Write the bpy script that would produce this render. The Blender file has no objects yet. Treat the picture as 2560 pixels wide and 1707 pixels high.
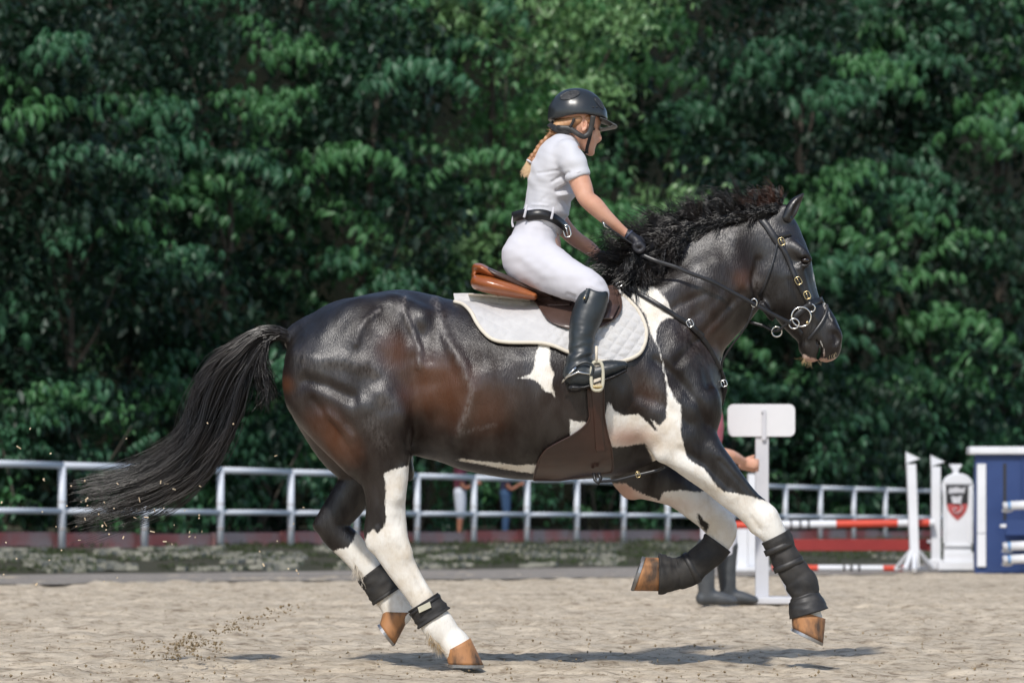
import bpy, bmesh, math, random
import numpy as np
from mathutils import Vector, Matrix
from mathutils.bvhtree import BVHTree

random.seed(7); RNG = np.random.default_rng(7)
SC = bpy.context.scene
COL = SC.collection

# ------------------------------------------------------------------ camera, world, sun, exposure
PXM, DIST, CX, HY, ZC = 650.0, 12.0, 1280.0, 1315.0, 0.538   # photo pixels per metre at the horse, horizon row, eye height
cam_d = bpy.data.cameras.new('camera'); cam = bpy.data.objects.new('camera', cam_d); COL.objects.link(cam)
cam.location = (0, -DIST, ZC); cam.rotation_euler = (math.radians(90), 0, 0)
cam_d.sensor_width = 36; cam_d.lens = 36*DIST/(2560/PXM); cam_d.shift_y = (HY-853.5)/2560
cam_d.clip_end = 600; cam_d.dof.use_dof = True; cam_d.dof.focus_distance = DIST-0.15; cam_d.dof.aperture_fstop = 4.8
SC.camera = cam
SUNV = Vector((-0.20, -0.66, 0.73)).normalized()
w = bpy.data.worlds.new('World'); SC.world = w; w.use_nodes = True
sky = w.node_tree.nodes.new('ShaderNodeTexSky'); sky.sky_type = 'NISHITA'; sky.sun_disc = False
sky.sun_elevation = math.asin(SUNV.z); sky.sun_rotation = math.atan2(SUNV.x, SUNV.y)
w.node_tree.links.new(sky.outputs[0], w.node_tree.nodes['Background'].inputs[0])
w.node_tree.nodes['Background'].inputs[1].default_value = 0.15
sd = bpy.data.lights.new('sun', 'SUN'); sd.energy = 3.3; sd.angle = math.radians(2.5); sd.color = (1, 0.955, 0.89)
sun = bpy.data.objects.new('sun', sd); COL.objects.link(sun); sun.rotation_euler = SUNV.to_track_quat('Z', 'Y').to_euler()
sun.location = (-6, -10, 16)
SC.view_settings.view_transform = 'Standard'; SC.view_settings.look = 'None'
SC.view_settings.exposure = 0.04; SC.view_settings.gamma = 1.0
SC.render.engine = 'CYCLES'

# ------------------------------------------------------------------ geometry helpers
def P(px, py, y=0.0):
    s = (DIST+y)/DIST/PXM
    return ((px-CX)*s, y, ZC+(HY-py)*s)
def PD(px, py, d):
    return P(px, py, d-DIST)
def toPX(v):
    s = (DIST+v[:, 1])/DIST/PXM
    return v[:, 0]/s+CX, HY-(v[:, 2]-ZC)/s
def L(r, y=0.0): return r*(DIST+y)/DIST/PXM

def tag(o, label=None, cat=None, group=None, kind=None):
    if label: o['label'] = label
    if cat: o['category'] = cat
    if group: o['group'] = group
    if kind: o['kind'] = kind
    return o
def root(name, loc, label, cat, group=None):
    o = bpy.data.objects.new(name, None); COL.objects.link(o); o.location = loc; o.empty_display_size = 0.1
    return tag(o, label, cat, group)
def wloc(o):
    v = Vector((0, 0, 0))
    while o: v += o.location; o = o.parent
    return v
def link(name, me, mat, parent=None, smooth=True, loc=None):
    o = bpy.data.objects.new(name, me); COL.objects.link(o)
    if mat and not me.materials: me.materials.append(mat)
    if smooth and len(me.polygons): me.polygons.foreach_set('use_smooth', np.ones(len(me.polygons), bool))
    if parent:
        me.transform(Matrix.Translation(-wloc(parent))); o.parent = parent
    return o
def from_np(name, v, f, mat=None, parent=None, smooth=True):
    """f: (N,4) or (N,3) int array"""
    me = bpy.data.meshes.new(name); v = np.asarray(v, np.float32); f = np.asarray(f, np.int32)
    n = f.shape[1]
    me.vertices.add(len(v)); me.vertices.foreach_set('co', v.ravel())
    me.loops.add(f.size); me.loops.foreach_set('vertex_index', f.ravel())
    me.polygons.add(len(f)); me.polygons.foreach_set('loop_start', np.arange(0, f.size, n, dtype=np.int32))
    me.update(calc_edges=True)
    return link(name, me, mat, parent, smooth)

class MB:
    def __init__(s): s.v = []; s.f = []
    def add(s, v, f):
        b = len(s.v); s.v += [tuple(p) for p in v]; s.f += [tuple(i+b for i in q) for q in f]; return s
    def box(s, c, h, rz=0.0, M=None):
        p = []
        for x in (-1, 1):
            for y in (-1, 1):
                for z in (-1, 1): p.append(Vector((x*h[0], y*h[1], z*h[2])))
        if rz: M = Matrix.Rotation(rz, 3, 'Z')
        if M is not None: p = [M @ q for q in p]
        p = [q+Vector(c) for q in p]
        return s.add(p, [(0, 1, 3, 2), (4, 6, 7, 5), (0, 4, 5, 1), (2, 3, 7, 6), (0, 2, 6, 4), (1, 5, 7, 3)])
    def tube(s, pts, r, n=10, cap=True, flat=1.0, up=None):
        pts = [Vector(p) for p in pts]; rr = r if isinstance(r, (list, tuple, np.ndarray)) else [r]*len(pts)
        V = []; prev = None
        for i, p in enumerate(pts):
            t = (pts[min(i+1, len(pts)-1)]-pts[max(i-1, 0)]).normalized()
            a = Vector(up) if up else (prev if prev is not None else (Vector((0, 0, 1)) if abs(t.z) < .9 else Vector((1, 0, 0))))
            a = (a-t*a.dot(t)); a = a.normalized() if a.length > 1e-6 else t.orthogonal().normalized(); b = t.cross(a); prev = a
            for k in range(n):
                th = 2*math.pi*k/n; V.append(p+a*math.cos(th)*rr[i]+b*math.sin(th)*rr[i]*flat)
        F = [(i*n+k, i*n+(k+1) % n, (i+1)*n+(k+1) % n, (i+1)*n+k) for i in range(len(pts)-1) for k in range(n)]
        if cap: F += [tuple(range(n-1, -1, -1)), tuple((len(pts)-1)*n+k for k in range(n))]
        return s.add(V, F)
    def lathe(s, c, prof, n=20, sx=1, sy=1):
        V = []; c = Vector(c)
        for r, z in prof:
            for k in range(n):
                th = 2*math.pi*k/n; V.append(c+Vector((r*math.cos(th)*sx, r*math.sin(th)*sy, z)))
        m = len(prof); F = [(i*n+k, i*n+(k+1) % n, (i+1)*n+(k+1) % n, (i+1)*n+k) for i in range(m-1) for k in range(n)]
        F += [tuple(range(n-1, -1, -1)), tuple((m-1)*n+k for k in range(n))]
        return s.add(V, F)
    def prism(s, poly, y0, y1):        # poly: (x,z) list, extruded along y
        n = len(poly); V = [(x, y0, z) for x, z in poly]+[(x, y1, z) for x, z in poly]
        F = [tuple(range(n)), tuple(range(2*n-1, n-1, -1))]+[(i, i+n, (i+1) % n+n, (i+1) % n) for i in range(n)]
        return s.add(V, F)
    def torus(s, c, R, r, ax=(0, 1, 0), n=24, m=8, sx=1.0):
        ax = Vector(ax).normalized(); a = ax.orthogonal().normalized() if abs(ax.z) > .9 else Vector((0, 0, 1)).cross(ax).normalized(); b = ax.cross(a)
        V = []
        for i in range(n):
            t = 2*math.pi*i/n; d = a*math.cos(t)*sx+b*math.sin(t)
            for j in range(m):
                u = 2*math.pi*j/m; V.append(Vector(c)+d*R+d*r*math.cos(u)+ax*r*math.sin(u))
        return s.add(V, [(i*m+j, ((i+1) % n)*m+j, ((i+1) % n)*m+(j+1) % m, i*m+(j+1) % m) for i in range(n) for j in range(m)])
    def build(s, name, mat, parent=None, smooth=False, bevel=0, seg=2, bend=None):
        me = bpy.data.meshes.new(name); me.from_pydata([tuple(v) for v in s.v], [], s.f); me.update()
        bm = bmesh.new(); bm.from_mesh(me); bmesh.ops.recalc_face_normals(bm, faces=bm.faces); bm.to_mesh(me); bm.free()
        o = link(name, me, mat, parent, smooth)
        if smooth == 'auto' or bevel:
            pass
        if bevel:
            m = o.modifiers.new('bevel', 'BEVEL'); m.width = bevel; m.segments = seg; m.limit_method = 'ANGLE'
            m2 = o.modifiers.new('wn', 'WEIGHTED_NORMAL')
            me.polygons.foreach_set('use_smooth', np.ones(len(me.polygons), bool))
        return o

def catmull(A, sub):
    A = np.asarray(A, float); n = len(A)
    if n < 3 or sub <= 1: return A if n >= 2 and sub <= 1 else np.array([A[0]+(A[-1]-A[0])*t for t in np.linspace(0, 1, sub+1)]) if n == 2 else A
    E = np.vstack([2*A[0]-A[1], A, 2*A[-1]-A[-2]]); out = []
    for i in range(n-1):
        p0, p1, p2, p3 = E[i:i+4]
        for j in range(sub):
            t = j/sub; out.append(.5*((2*p1)+(-p0+p2)*t+(2*p0-5*p1+4*p2-p3)*t*t+(-p0+3*p1-3*p2+p3)*t**3))
    out.append(A[-1]); return np.array(out)

# ------------------------------------------------------------------ implicit sculpting: smooth unions of swept ellipses, meshed by surface nets
class Field:
    def __init__(s, lo, hi, h):
        lo, hi = np.minimum(lo, hi), np.maximum(lo, hi)
        s.lo = np.array(lo, np.float32); s.h = h
        s.n = np.ceil((np.array(hi)-s.lo)/h).astype(int)+1
        s.g = np.full(s.n, 0.2, np.float32)
        s.ax = [s.lo[i]+np.arange(s.n[i], dtype=np.float32)*h for i in range(3)]
    def _box(s, lo, hi):
        a = np.clip(np.floor((lo-s.lo)/s.h).astype(int), 0, s.n-1); b = np.clip(np.ceil((hi-s.lo)/s.h).astype(int)+1, 1, s.n)
        return a, np.maximum(b, a+1)
    def chain(s, secs, k=.02, op='u', sub=3, inflate=0.0):
        """secs rows: x,y,z,r (in the xz plane), w (half width along y)"""
        A = catmull(secs, sub if len(secs) > 2 else 1); A = A.copy(); A[:, 3] = np.maximum(A[:, 3], .001)+inflate; A[:, 4] = np.maximum(A[:, 4], .001)+inflate
        m = A[:, 3:5].max(1)+k+.03
        LO = (A[:, :3]-m[:, None]).min(0); HI = (A[:, :3]+m[:, None]).max(0)
        a, b = s._box(LO, HI); loc = np.full(b-a, .2, np.float32)
        segs = range(len(A)-1) if len(A) > 1 else [0]
        for i in segs:
            p, q = A[i], A[min(i+1, len(A)-1)]
            mm = max(m[i], m[min(i+1, len(A)-1)])
            a2, b2 = s._box(np.minimum(p[:3], q[:3])-mm, np.maximum(p[:3], q[:3])+mm)
            a2 = np.maximum(a2, a); b2 = np.minimum(b2, b)
            if np.any(b2 <= a2): continue
            X = s.ax[0][a2[0]:b2[0], None, None]; Y = s.ax[1][None, a2[1]:b2[1], None]; Z = s.ax[2][None, None, a2[2]:b2[2]]
            d = (q-p).astype(np.float32); qa = float((p[4]+q[4])/(p[3]+q[3]))
            den = d[0]**2+(d[1]/qa)**2+d[2]**2+1e-12
            t = np.clip(((X-p[0])*d[0]+(Y-p[1])*d[1]/qa**2+(Z-p[2])*d[2])/den, 0, 1)
            r = p[3]+t*d[3]; wd = p[4]+t*d[4]
            dd = np.sqrt((X-p[0]-t*d[0])**2+(Z-p[2]-t*d[2])**2+((Y-p[1]-t*d[1])*(r/wd))**2)-r
            if qa < 1: dd = dd*max(qa, .5)
            sl = tuple(slice(a2[j]-a[j], b2[j]-a[j]) for j in range(3))
            loc[sl] = np.minimum(loc[sl], dd)
        G = s.g[a[0]:b[0], a[1]:b[1], a[2]:b[2]]
        if op == 'u':
            hh = np.maximum(k-np.abs(G-loc), 0)/max(k, 1e-6); G[:] = np.minimum(G, loc)-hh*hh*k*.25
        else:
            hh = np.maximum(k-np.abs(G+loc), 0)/max(k, 1e-6); G[:] = np.maximum(G, -loc)+hh*hh*k*.25
        return s
    def px(s, secs, k=.02, op='u', sub=3, inflate=0.0):
        """secs rows: px, py, r_px, y, w"""
        return s.chain([(*P(a, b, y), L(r, y), w_) for a, b, r, y, w_ in secs], k, op, sub, inflate)
    def nets(s, relax=2):
        g = s.g; ins = g < 0; nx, ny, nz = g.shape
        acc = np.zeros((nx-1, ny-1, nz-1, 3), np.float32); cnt = np.zeros((nx-1, ny-1, nz-1), np.float32)
        C = [(i, j, k) for i in (0, 1) for j in (0, 1) for k in (0, 1)]
        def sub(a, c): return a[c[0]:nx-1+c[0], c[1]:ny-1+c[1], c[2]:nz-1+c[2]]
        for i, c in enumerate(C):
            for ax in range(3):
                if c[ax]: continue
                c2 = list(c); c2[ax] = 1; c2 = tuple(c2)
                A, B = sub(g, c), sub(g, c2); x = sub(ins, c) != sub(ins, c2)
                idx = np.nonzero(x); va, vb = A[idx], B[idx]; t = va/(va-vb)
                p = np.empty((len(t), 3), np.float32)
                for j in range(3): p[:, j] = c[j]
                p[:, ax] = t
                acc[idx] += p; cnt[idx] += 1
        cell = np.nonzero(cnt > 0); ids = np.full(cnt.shape, -1, np.int32); ids[cell] = np.arange(len(cell[0]))
        V = acc[cell]/cnt[cell][:, None]+np.stack(cell, 1); V = V*s.h+s.lo
        F = []
        for ax in range(3):
            sl0 = [slice(None)]*3; sl1 = [slice(None)]*3; sl0[ax] = slice(0, -1); sl1[ax] = slice(1, None)
            a, b = ins[tuple(sl0)], ins[tuple(sl1)]; x = np.stack(np.nonzero(a != b), 1)
            u, v = [(1, 2), (2, 0), (0, 1)][ax]
            x = x[(x[:, u] > 0) & (x[:, v] > 0) & (x[:, u] < g.shape[u]-1) & (x[:, v] < g.shape[v]-1)]
            fl = a[tuple(x.T)]
            def off(du, dv):
                y = x.copy(); y[:, u] += du; y[:, v] += dv; return ids[tuple(y.T)]
            q = np.stack([off(-1, -1), off(0, -1), off(0, 0), off(-1, 0)], 1)
            q[~fl] = q[~fl][:, ::-1]; F.append(q)
        F = np.concatenate(F); F = F[(F >= 0).all(1)]
        for _ in range(relax):
            S = np.zeros_like(V); N = np.zeros(len(V), np.float32)
            for i in range(4):
                np.add.at(S, F[:, i], V[F[:, (i+1) % 4]]); np.add.at(N, F[:, i], 1)
                np.add.at(S, F[:, (i+1) % 4], V[F[:, i]]); np.add.at(N, F[:, (i+1) % 4], 1)
            V = V*.5+.5*S/np.maximum(N, 1)[:, None]
        W = V-V.mean(0); a, b, c, d = (W[F[:, i]] for i in range(4))
        vol = (a*np.cross(b, c)).sum()+(a*np.cross(c, d)).sum()
        if vol < 0: F = F[:, ::-1]
        return V, F
    def build(s, name, mat, parent=None, relax=1):
        V, F = s.nets(relax); return from_np(name, V, F, mat, parent)

def vnormals(V, F):
    n = np.cross(V[F[:, 2]]-V[F[:, 0]], V[F[:, 3]]-V[F[:, 1]]); N = np.zeros_like(V)
    for i in range(4): np.add.at(N, F[:, i], n)
    return N/np.maximum(np.linalg.norm(N, axis=1), 1e-9)[:, None]
def seg_dist(x, y, pl):
    best = np.full(x.shape, 1e9, np.float32)
    for (ax, ay), (bx, by) in zip(pl[:-1], pl[1:]):
        dx, dy = bx-ax, by-ay; t = np.clip(((x-ax)*dx+(y-ay)*dy)/(dx*dx+dy*dy+1e-9), 0, 1)
        best = np.minimum(best, np.hypot(x-ax-t*dx, y-ay-t*dy))
    return best
def poly_sd(x, y, poly):       # positive inside
    ins = np.zeros(x.shape, bool); n = len(poly)
    for i in range(n):
        (ax, ay), (bx, by) = poly[i], poly[(i+1) % n]
        c = ((ay > y) != (by > y)) & (x < (bx-ax)*(y-ay)/((by-ay) if by != ay else 1e-9)+ax); ins ^= c
    return np.where(ins, 1, -1)*seg_dist(x, y, list(poly)+[poly[0]])

def vnoise(x, y, seed=0):
    xi, yi = np.floor(x).astype(np.int64), np.floor(y).astype(np.int64); fx, fy = x-xi, y-yi
    fx = fx*fx*(3-2*fx); fy = fy*fy*(3-2*fy)
    def hsh(i, j):
        n = (i*374761393+j*668265263+seed*974634777) & 0xffffffff; n = ((n ^ (n >> 13))*1274126177) & 0xffffffff
        return ((n ^ (n >> 16)) & 0xffff)/65535.0
    return (hsh(xi, yi)*(1-fx)+hsh(xi+1, yi)*fx)*(1-fy)+(hsh(xi, yi+1)*(1-fx)+hsh(xi+1, yi+1)*fx)*fy

# hair: S (n strands, m points, 3) -> thin three-sided tapered tubes in one mesh
def strands(name, S, r0, r1, mat, parent):
    S = np.asarray(S, np.float32); n, m, _ = S.shape
    T = np.gradient(S, axis=1); T /= np.linalg.norm(T, axis=2, keepdims=True)+1e-9
    up = np.array([.15, 1, .1], np.float32); A = np.cross(T, up); A /= np.linalg.norm(A, axis=2, keepdims=True)+1e-9; B = np.cross(T, A)
    rr = (np.linspace(0, 1, m)[None, :, None]); r = (np.asarray(r0).reshape(-1, 1, 1)*(1-rr)+np.asarray(r1).reshape(-1, 1, 1)*rr)
    V = np.stack([S+A*r*math.cos(t)+B*r*math.sin(t) for t in (0, 2.094, 4.189)], 2).reshape(-1, 3)
    i = np.arange(n)[:, None, None]*m*3; j = np.arange(m-1)[None, :, None]*3; k = np.arange(3)[None, None, :]; k2 = (k+1) % 3
    F = np.stack([i+j+k, i+j+k2, i+j+3+k2, i+j+3+k], -1).reshape(-1, 4)
    return from_np(name, V, F, mat, parent)

# ------------------------------------------------------------------ materials
def nd(nt, t, **k):
    n = nt.nodes.new(t)
    for a, b in k.items(): setattr(n, a, b)
    return n
def ramp(nt, fac, stops):
    r = nd(nt, 'ShaderNodeValToRGB'); e = r.color_ramp.elements
    while len(e) < len(stops): e.new(.5)
    for i, (p, c) in enumerate(stops): e[i].position = p; e[i].color = (*c, 1) if len(c) == 3 else c
    nt.links.new(fac, r.inputs[0]); return r.outputs[0]
def mixc(nt, f, a, b):
    m = nd(nt, 'ShaderNodeMix', data_type='RGBA')
    for s_, v in ((m.inputs[0], f), (m.inputs[6], a), (m.inputs[7], b)):
        if hasattr(v, 'links'): nt.links.new(v, s_)
        else: s_.default_value = v if isinstance(v, (int, float)) else (*v, 1)
    return m.outputs[2]
def noise(nt, vec, scale, det=4, rough=.6, dist=0):
    n = nd(nt, 'ShaderNodeTexNoise'); n.inputs['Scale'].default_value = scale; n.inputs['Detail'].default_value = det
    n.inputs['Roughness'].default_value = rough; n.inputs['Distortion'].default_value = dist
    if vec is not None: nt.links.new(vec, n.inputs['Vector'])
    return n.outputs[0]
def mapping(nt, scale=(1, 1, 1), rot=(0, 0, 0)):
    tc = nd(nt, 'ShaderNodeTexCoord'); m = nd(nt, 'ShaderNodeMapping'); m.inputs['Scale'].default_value = scale; m.inputs['Rotation'].default_value = rot
    nt.links.new(tc.outputs['Object'], m.inputs[0]); return m.outputs[0]
def base(name):
    m = bpy.data.materials.new(name); m.use_nodes = True; nt = m.node_tree
    return m, nt, nt.nodes['Principled BSDF']
def bump(nt, b, h, strength, dist=.01):
    bp = nd(nt, 'ShaderNodeBump'); bp.inputs['Strength'].default_value = strength; bp.inputs['Distance'].default_value = dist
    nt.links.new(h, bp.inputs['Height']); nt.links.new(bp.outputs[0], b.inputs['Normal']); return bp
def simple(name, c, rough=.5, c2=None, sc=8, metal=0, spec=.5, bs=0, bsc=60, bd=.004, coat=0, sheen=0, stretch=(1, 1, 1), lo=.35, hi=.65):
    m, nt, b = base(name); vec = mapping(nt, stretch)
    if c2: nt.links.new(ramp(nt, noise(nt, vec, sc), [(lo, c), (hi, c2)]), b.inputs['Base Color'])
    else: b.inputs['Base Color'].default_value = (*c, 1)
    b.inputs['Roughness'].default_value = rough; b.inputs['Metallic'].default_value = metal; b.inputs['Specular IOR Level'].default_value = spec
    if coat: b.inputs['Coat Weight'].default_value = coat; b.inputs['Coat Roughness'].default_value = .15
    if sheen: b.inputs['Sheen Weight'].default_value = sheen
    if bs: bump(nt, b, noise(nt, vec, bsc, 5), bs, bd)
    return m

def coat_mat():
    m, nt, b = base('pinto_coat'); vec = mapping(nt)
    at = nd(nt, 'ShaderNodeAttribute', attribute_name='white'); ab = nd(nt, 'ShaderNodeAttribute', attribute_name='brown'); ap = nd(nt, 'ShaderNodeAttribute', attribute_name='pink')
    vs = mapping(nt, (1.3, 1.0, .35), (0, .25, 0))
    n1 = noise(nt, vs, 85, 5, .75)
    ad = nd(nt, 'ShaderNodeMath', operation='SUBTRACT'); nt.links.new(n1, ad.inputs[0]); ad.inputs[1].default_value = .5
    mu = nd(nt, 'ShaderNodeMath', operation='MULTIPLY_ADD'); nt.links.new(ad.outputs[0], mu.inputs[0]); mu.inputs[1].default_value = 1.25; nt.links.new(at.outputs['Fac'], mu.inputs[2])
    wf = ramp(nt, mu.outputs[0], [(.0, (0, 0, 0)), (.30, (1, 1, 1))])
    # dark coat
    n2 = noise(nt, vec, 3.2, 3, .5)
    mb = nd(nt, 'ShaderNodeMath', operation='MULTIPLY_ADD'); nt.links.new(n2, mb.inputs[0]); mb.inputs[1].default_value = .5; nt.links.new(ab.outputs['Fac'], mb.inputs[2])
    dark = ramp(nt, mb.outputs[0], [(.2, (.0085, .0065, .006)), (.5, (.020, .0110, .008)), (.9, (.080, .029, .012))])
    n3 = noise(nt, vec, 7, 4, .6)
    wh = ramp(nt, n3, [(.32, (.64, .56, .45)), (.55, (.80, .77, .71))])
    wh = mixc(nt, ramp(nt, noise(nt, mapping(nt, (1, 1, .4)), 16, 5, .7), [(.52, (0, 0, 0)), (.75, (.55, .55, .55))]), wh, (.42, .34, .24))
    wh = mixc(nt, ap.outputs['Fac'], wh, (.50, .31, .24))
    sw = nd(nt, 'ShaderNodeAttribute', attribute_name='sweat_sheen'); sm = nd(nt, 'ShaderNodeMath', operation='MULTIPLY'); nt.links.new(sw.outputs['Fac'], sm.inputs[0])
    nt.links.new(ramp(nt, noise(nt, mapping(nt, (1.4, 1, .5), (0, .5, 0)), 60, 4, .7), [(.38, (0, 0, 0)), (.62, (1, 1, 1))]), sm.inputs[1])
    dark = mixc(nt, sm.outputs[0], dark, (.20, .18, .17))  # grey streaks: dried sweat and painted-on highlights together
    nt.links.new(mixc(nt, wf, dark, wh), b.inputs['Base Color'])
    hair = noise(nt, mapping(nt, (1.6, 1.2, .16), (0, .5, 0)), 200, 2, .5)
    rr = ramp(nt, wf, [(0, (.385,)*3), (1, (.66,)*3)])
    nh = noise(nt, mapping(nt, (1.5, 1.2, .5), (0, .3, 0)), 22, 3, .55)
    r2 = nd(nt, 'ShaderNodeMath', operation='MULTIPLY_ADD'); nt.links.new(nh, r2.inputs[0]); r2.inputs[1].default_value = .22
    sp = nd(nt, 'ShaderNodeSeparateColor'); nt.links.new(rr, sp.inputs[0]); nt.links.new(sp.outputs[0], r2.inputs[2])
    s2 = nd(nt, 'ShaderNodeMath', operation='SUBTRACT'); nt.links.new(r2.outputs[0], s2.inputs[0]); s2.inputs[1].default_value = .10
    nt.links.new(s2.outputs[0], b.inputs['Roughness'])
    spn = ramp(nt, noise(nt, mapping(nt, (1.2, 1, .5), (0, .3, 0)), 8, 3, .55), [(.32, (.24,)*3), (.64, (.85,)*3)]); spc = nd(nt, 'ShaderNodeSeparateColor'); nt.links.new(spn, spc.inputs[0]); nt.links.new(spc.outputs[0], b.inputs['Specular IOR Level'])
    
    h = nd(nt, 'ShaderNodeMath', operation='MULTIPLY_ADD'); nt.links.new(noise(nt, mapping(nt, (1.2, 1, .6), (0, .4, 0)), 10, 3, .5), h.inputs[0]); h.inputs[1].default_value = .9; nt.links.new(hair, h.inputs[2])
    bump(nt, b, h.outputs[0], .42, .005)
    return m
def hair_mat(name, c, c2, rough=.38):
    m, nt, b = base(name)
    n = noise(nt, mapping(nt), 6, 3); nt.links.new(ramp(nt, n, [(.4, c), (.65, c2)]), b.inputs['Base Color'])
    b.inputs['Roughness'].default_value = rough; b.inputs['Specular IOR Level'].default_value = .6; return m
def leaf_mat(name, c, c2, trans, rough=.5):
    m, nt, b = base(name)
    oi = nd(nt, 'ShaderNodeObjectInfo'); gi = nd(nt, 'ShaderNodeNewGeometry'); n = noise(nt, mapping(nt), 1.6, 2)
    mx = nd(nt, 'ShaderNodeMath', operation='ADD'); nt.links.new(oi.outputs['Random'], mx.inputs[0]); nt.links.new(n, mx.inputs[1])
    m2 = nd(nt, 'ShaderNodeMath', operation='MULTIPLY'); nt.links.new(mx.outputs[0], m2.inputs[0]); m2.inputs[1].default_value = .6
    a3 = nd(nt, 'ShaderNodeMath', operation='MULTIPLY_ADD'); nt.links.new(gi.outputs['Random Per Island'], a3.inputs[0]); a3.inputs[1].default_value = .35; nt.links.new(m2.outputs[0], a3.inputs[2])
    col = ramp(nt, a3.outputs[0], [(.22, c), (.80, c2)]); nt.links.new(col, b.inputs['Base Color'])
    b.inputs['Roughness'].default_value = rough; b.inputs['Specular IOR Level'].default_value = .5
    tr = nd(nt, 'ShaderNodeBsdfTranslucent'); nt.links.new(mixc(nt, .55, col, trans), tr.inputs[0])
    mix = nd(nt, 'ShaderNodeMixShader'); mix.inputs[0].default_value = .30; nt.links.new(b.outputs[0], mix.inputs[1]); nt.links.new(tr.outputs[0], mix.inputs[2])
    nt.links.new(mix.outputs[0], nt.nodes['Material Output'].inputs[0]); return m
def sand_mat(name, c1, c2, c3):
    m, nt, b = base(name); vec = mapping(nt)
    a = ramp(nt, noise(nt, mapping(nt, (.7, 1.0, 1)), 9, 8, .72), [(.32, c3), (.46, c1), (.66, c2)])
    sp = ramp(nt, noise(nt, mapping(nt, (.55, 1, 1)), 26, 5, .75), [(.34, (.30, .25, .20)), (.47, (1, 1, 1))])
    mm = nd(nt, 'ShaderNodeMix', data_type='RGBA', blend_type='MULTIPLY'); mm.inputs[0].default_value = .75; nt.links.new(a, mm.inputs[6]); nt.links.new(sp, mm.inputs[7])
    big = ramp(nt, noise(nt, mapping(nt, (.35, 1, 1)), .9, 3), [(.3, (.80, .80, .80)), (.6, (1, 1, 1))])
    m3 = nd(nt, 'ShaderNodeMix', data_type='RGBA', blend_type='MULTIPLY'); m3.inputs[0].default_value = 1; nt.links.new(mm.outputs[2], m3.inputs[6]); nt.links.new(big, m3.inputs[7])
    nt.links.new(m3.outputs[2], b.inputs['Base Color']); b.inputs['Roughness'].default_value = .95; b.inputs['Specular IOR Level'].default_value = .1
    bump(nt, b, noise(nt, vec, 60, 6, .75), .8, .015); return m

M = {}
M['coat'] = coat_mat()
M['mane'] = hair_mat('mane_hair', (.006, .006, .0065), (.018, .013, .011), .33)
M['mane_red'] = hair_mat('sunbleached_hair', (.05, .018, .010), (.10, .04, .02), .4)
M['mane_dark'] = simple('matted_mane', (.006, .0055, .006), .9, spec=.1)
M['white_hair'] = hair_mat('white_hair', (.62, .55, .45), (.75, .70, .62), .6)
M['tan_hair'] = hair_mat('tan_hair', (.42, .27, .12), (.66, .52, .33), .6)
M['braid'] = hair_mat('auburn_blond_hair', (.32, .13, .055), (.58, .34, .17), .45)
M['braid_tip'] = hair_mat('blond_hair_tip', (.60, .42, .24), (.72, .56, .36), .5)
M['hoof'] = simple('hoof_horn', (.40, .19, .08), .62, (.085, .055, .038), 14, bs=.6, bsc=50, bd=.003, stretch=(1.4, 1, .5), spec=.4, lo=.42, hi=.64)
M['hoof_dark'] = simple('dark_hoof_sole', (.06, .05, .042), .8, (.14, .11, .08), 14)
M['steel'] = simple('horseshoe_steel', (.42, .42, .43), .38, (.25, .24, .23), 20, metal=.9)
M['chrome'] = simple('polished_steel', (.72, .71, .68), .18, metal=1)
M['brass'] = simple('brass', (.60, .47, .25), .25, metal=1)
M['boot_neoprene'] = simple('black_neoprene', (.012, .012, .013), .7, (.034, .030, .026), 14, bs=.4, bsc=220, bd=.001)
M['rubber'] = simple('black_rubber', (.013, .013, .015), .5, (.036, .033, .030), 14, bs=.15, bsc=90, bd=.001)
M['patch'] = simple('beige_label', (.50, .47, .36), .7)
M['black_leather'] = simple('black_leather', (.012, .012, .014), .36, (.02, .02, .022), 20, bs=.3, bsc=160, bd=.0012)
M['boot_leather'] = simple('dark_boot_leather', (.012, .016, .019), .42, (.02, .027, .031), 9, bs=.25, bsc=26, bd=.004, spec=.65)
M['dark_brown'] = simple('dark_brown_leather', (.060, .034, .026), .34, (.085, .05, .04), 6, bs=.25, bsc=140, bd=.001, spec=.6)
M['girth'] = simple('brown_girth_leather', (.026, .010, .007), .30, (.050, .018, .011), 5, bs=.2, bsc=110, bd=.001, coat=.5)
M['tan_leather'] = simple('tan_leather', (.27, .075, .020), .3, (.40, .125, .035), 5, bs=.15, bsc=120, bd=.001, coat=.35)
M['pad'] = simple('white_quilted_cotton', (.50, .49, .485), .85, (.56, .55, .54), 12, bs=.3, bsc=300, bd=.001, sheen=.2)
M['pad_trim'] = simple('cream_binding', (.66, .60, .50), .8)
M['fleece'] = simple('cream_sheepskin', (.70, .62, .50), .95, bs=.8, bsc=160, bd=.004)
M['shirt'] = simple('white_jersey_shirt', (.55, .55, .585), .85, (.59, .59, .62), 5, bs=.2, bsc=300, bd=.001, sheen=.15)
M['breeches'] = simple('white_breeches', (.56, .55, .59), .8, (.60, .59, .63), 5, bs=.15, bsc=350, bd=.001, sheen=.15)
M['trim_navy'] = simple('navy_piping', (.05, .06, .10), .7)
def skin(name, c, c2):
    m, nt, b = base(name); nt.links.new(ramp(nt, noise(nt, mapping(nt), 18, 3), [(.35, c), (.65, c2)]), b.inputs['Base Color'])
    b.inputs['Roughness'].default_value = .45; b.inputs['Subsurface Weight'].default_value = .12; b.inputs['Subsurface Radius'].default_value = (.02, .008, .004)
    b.inputs['Subsurface Scale'].default_value = .4; return m
M['skin'] = skin('fair_skin', (.60, .31, .205), (.66, .37, .26))
M['skin_dark'] = skin('tanned_skin', (.28, .12, .075), (.36, .16, .10))
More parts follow.
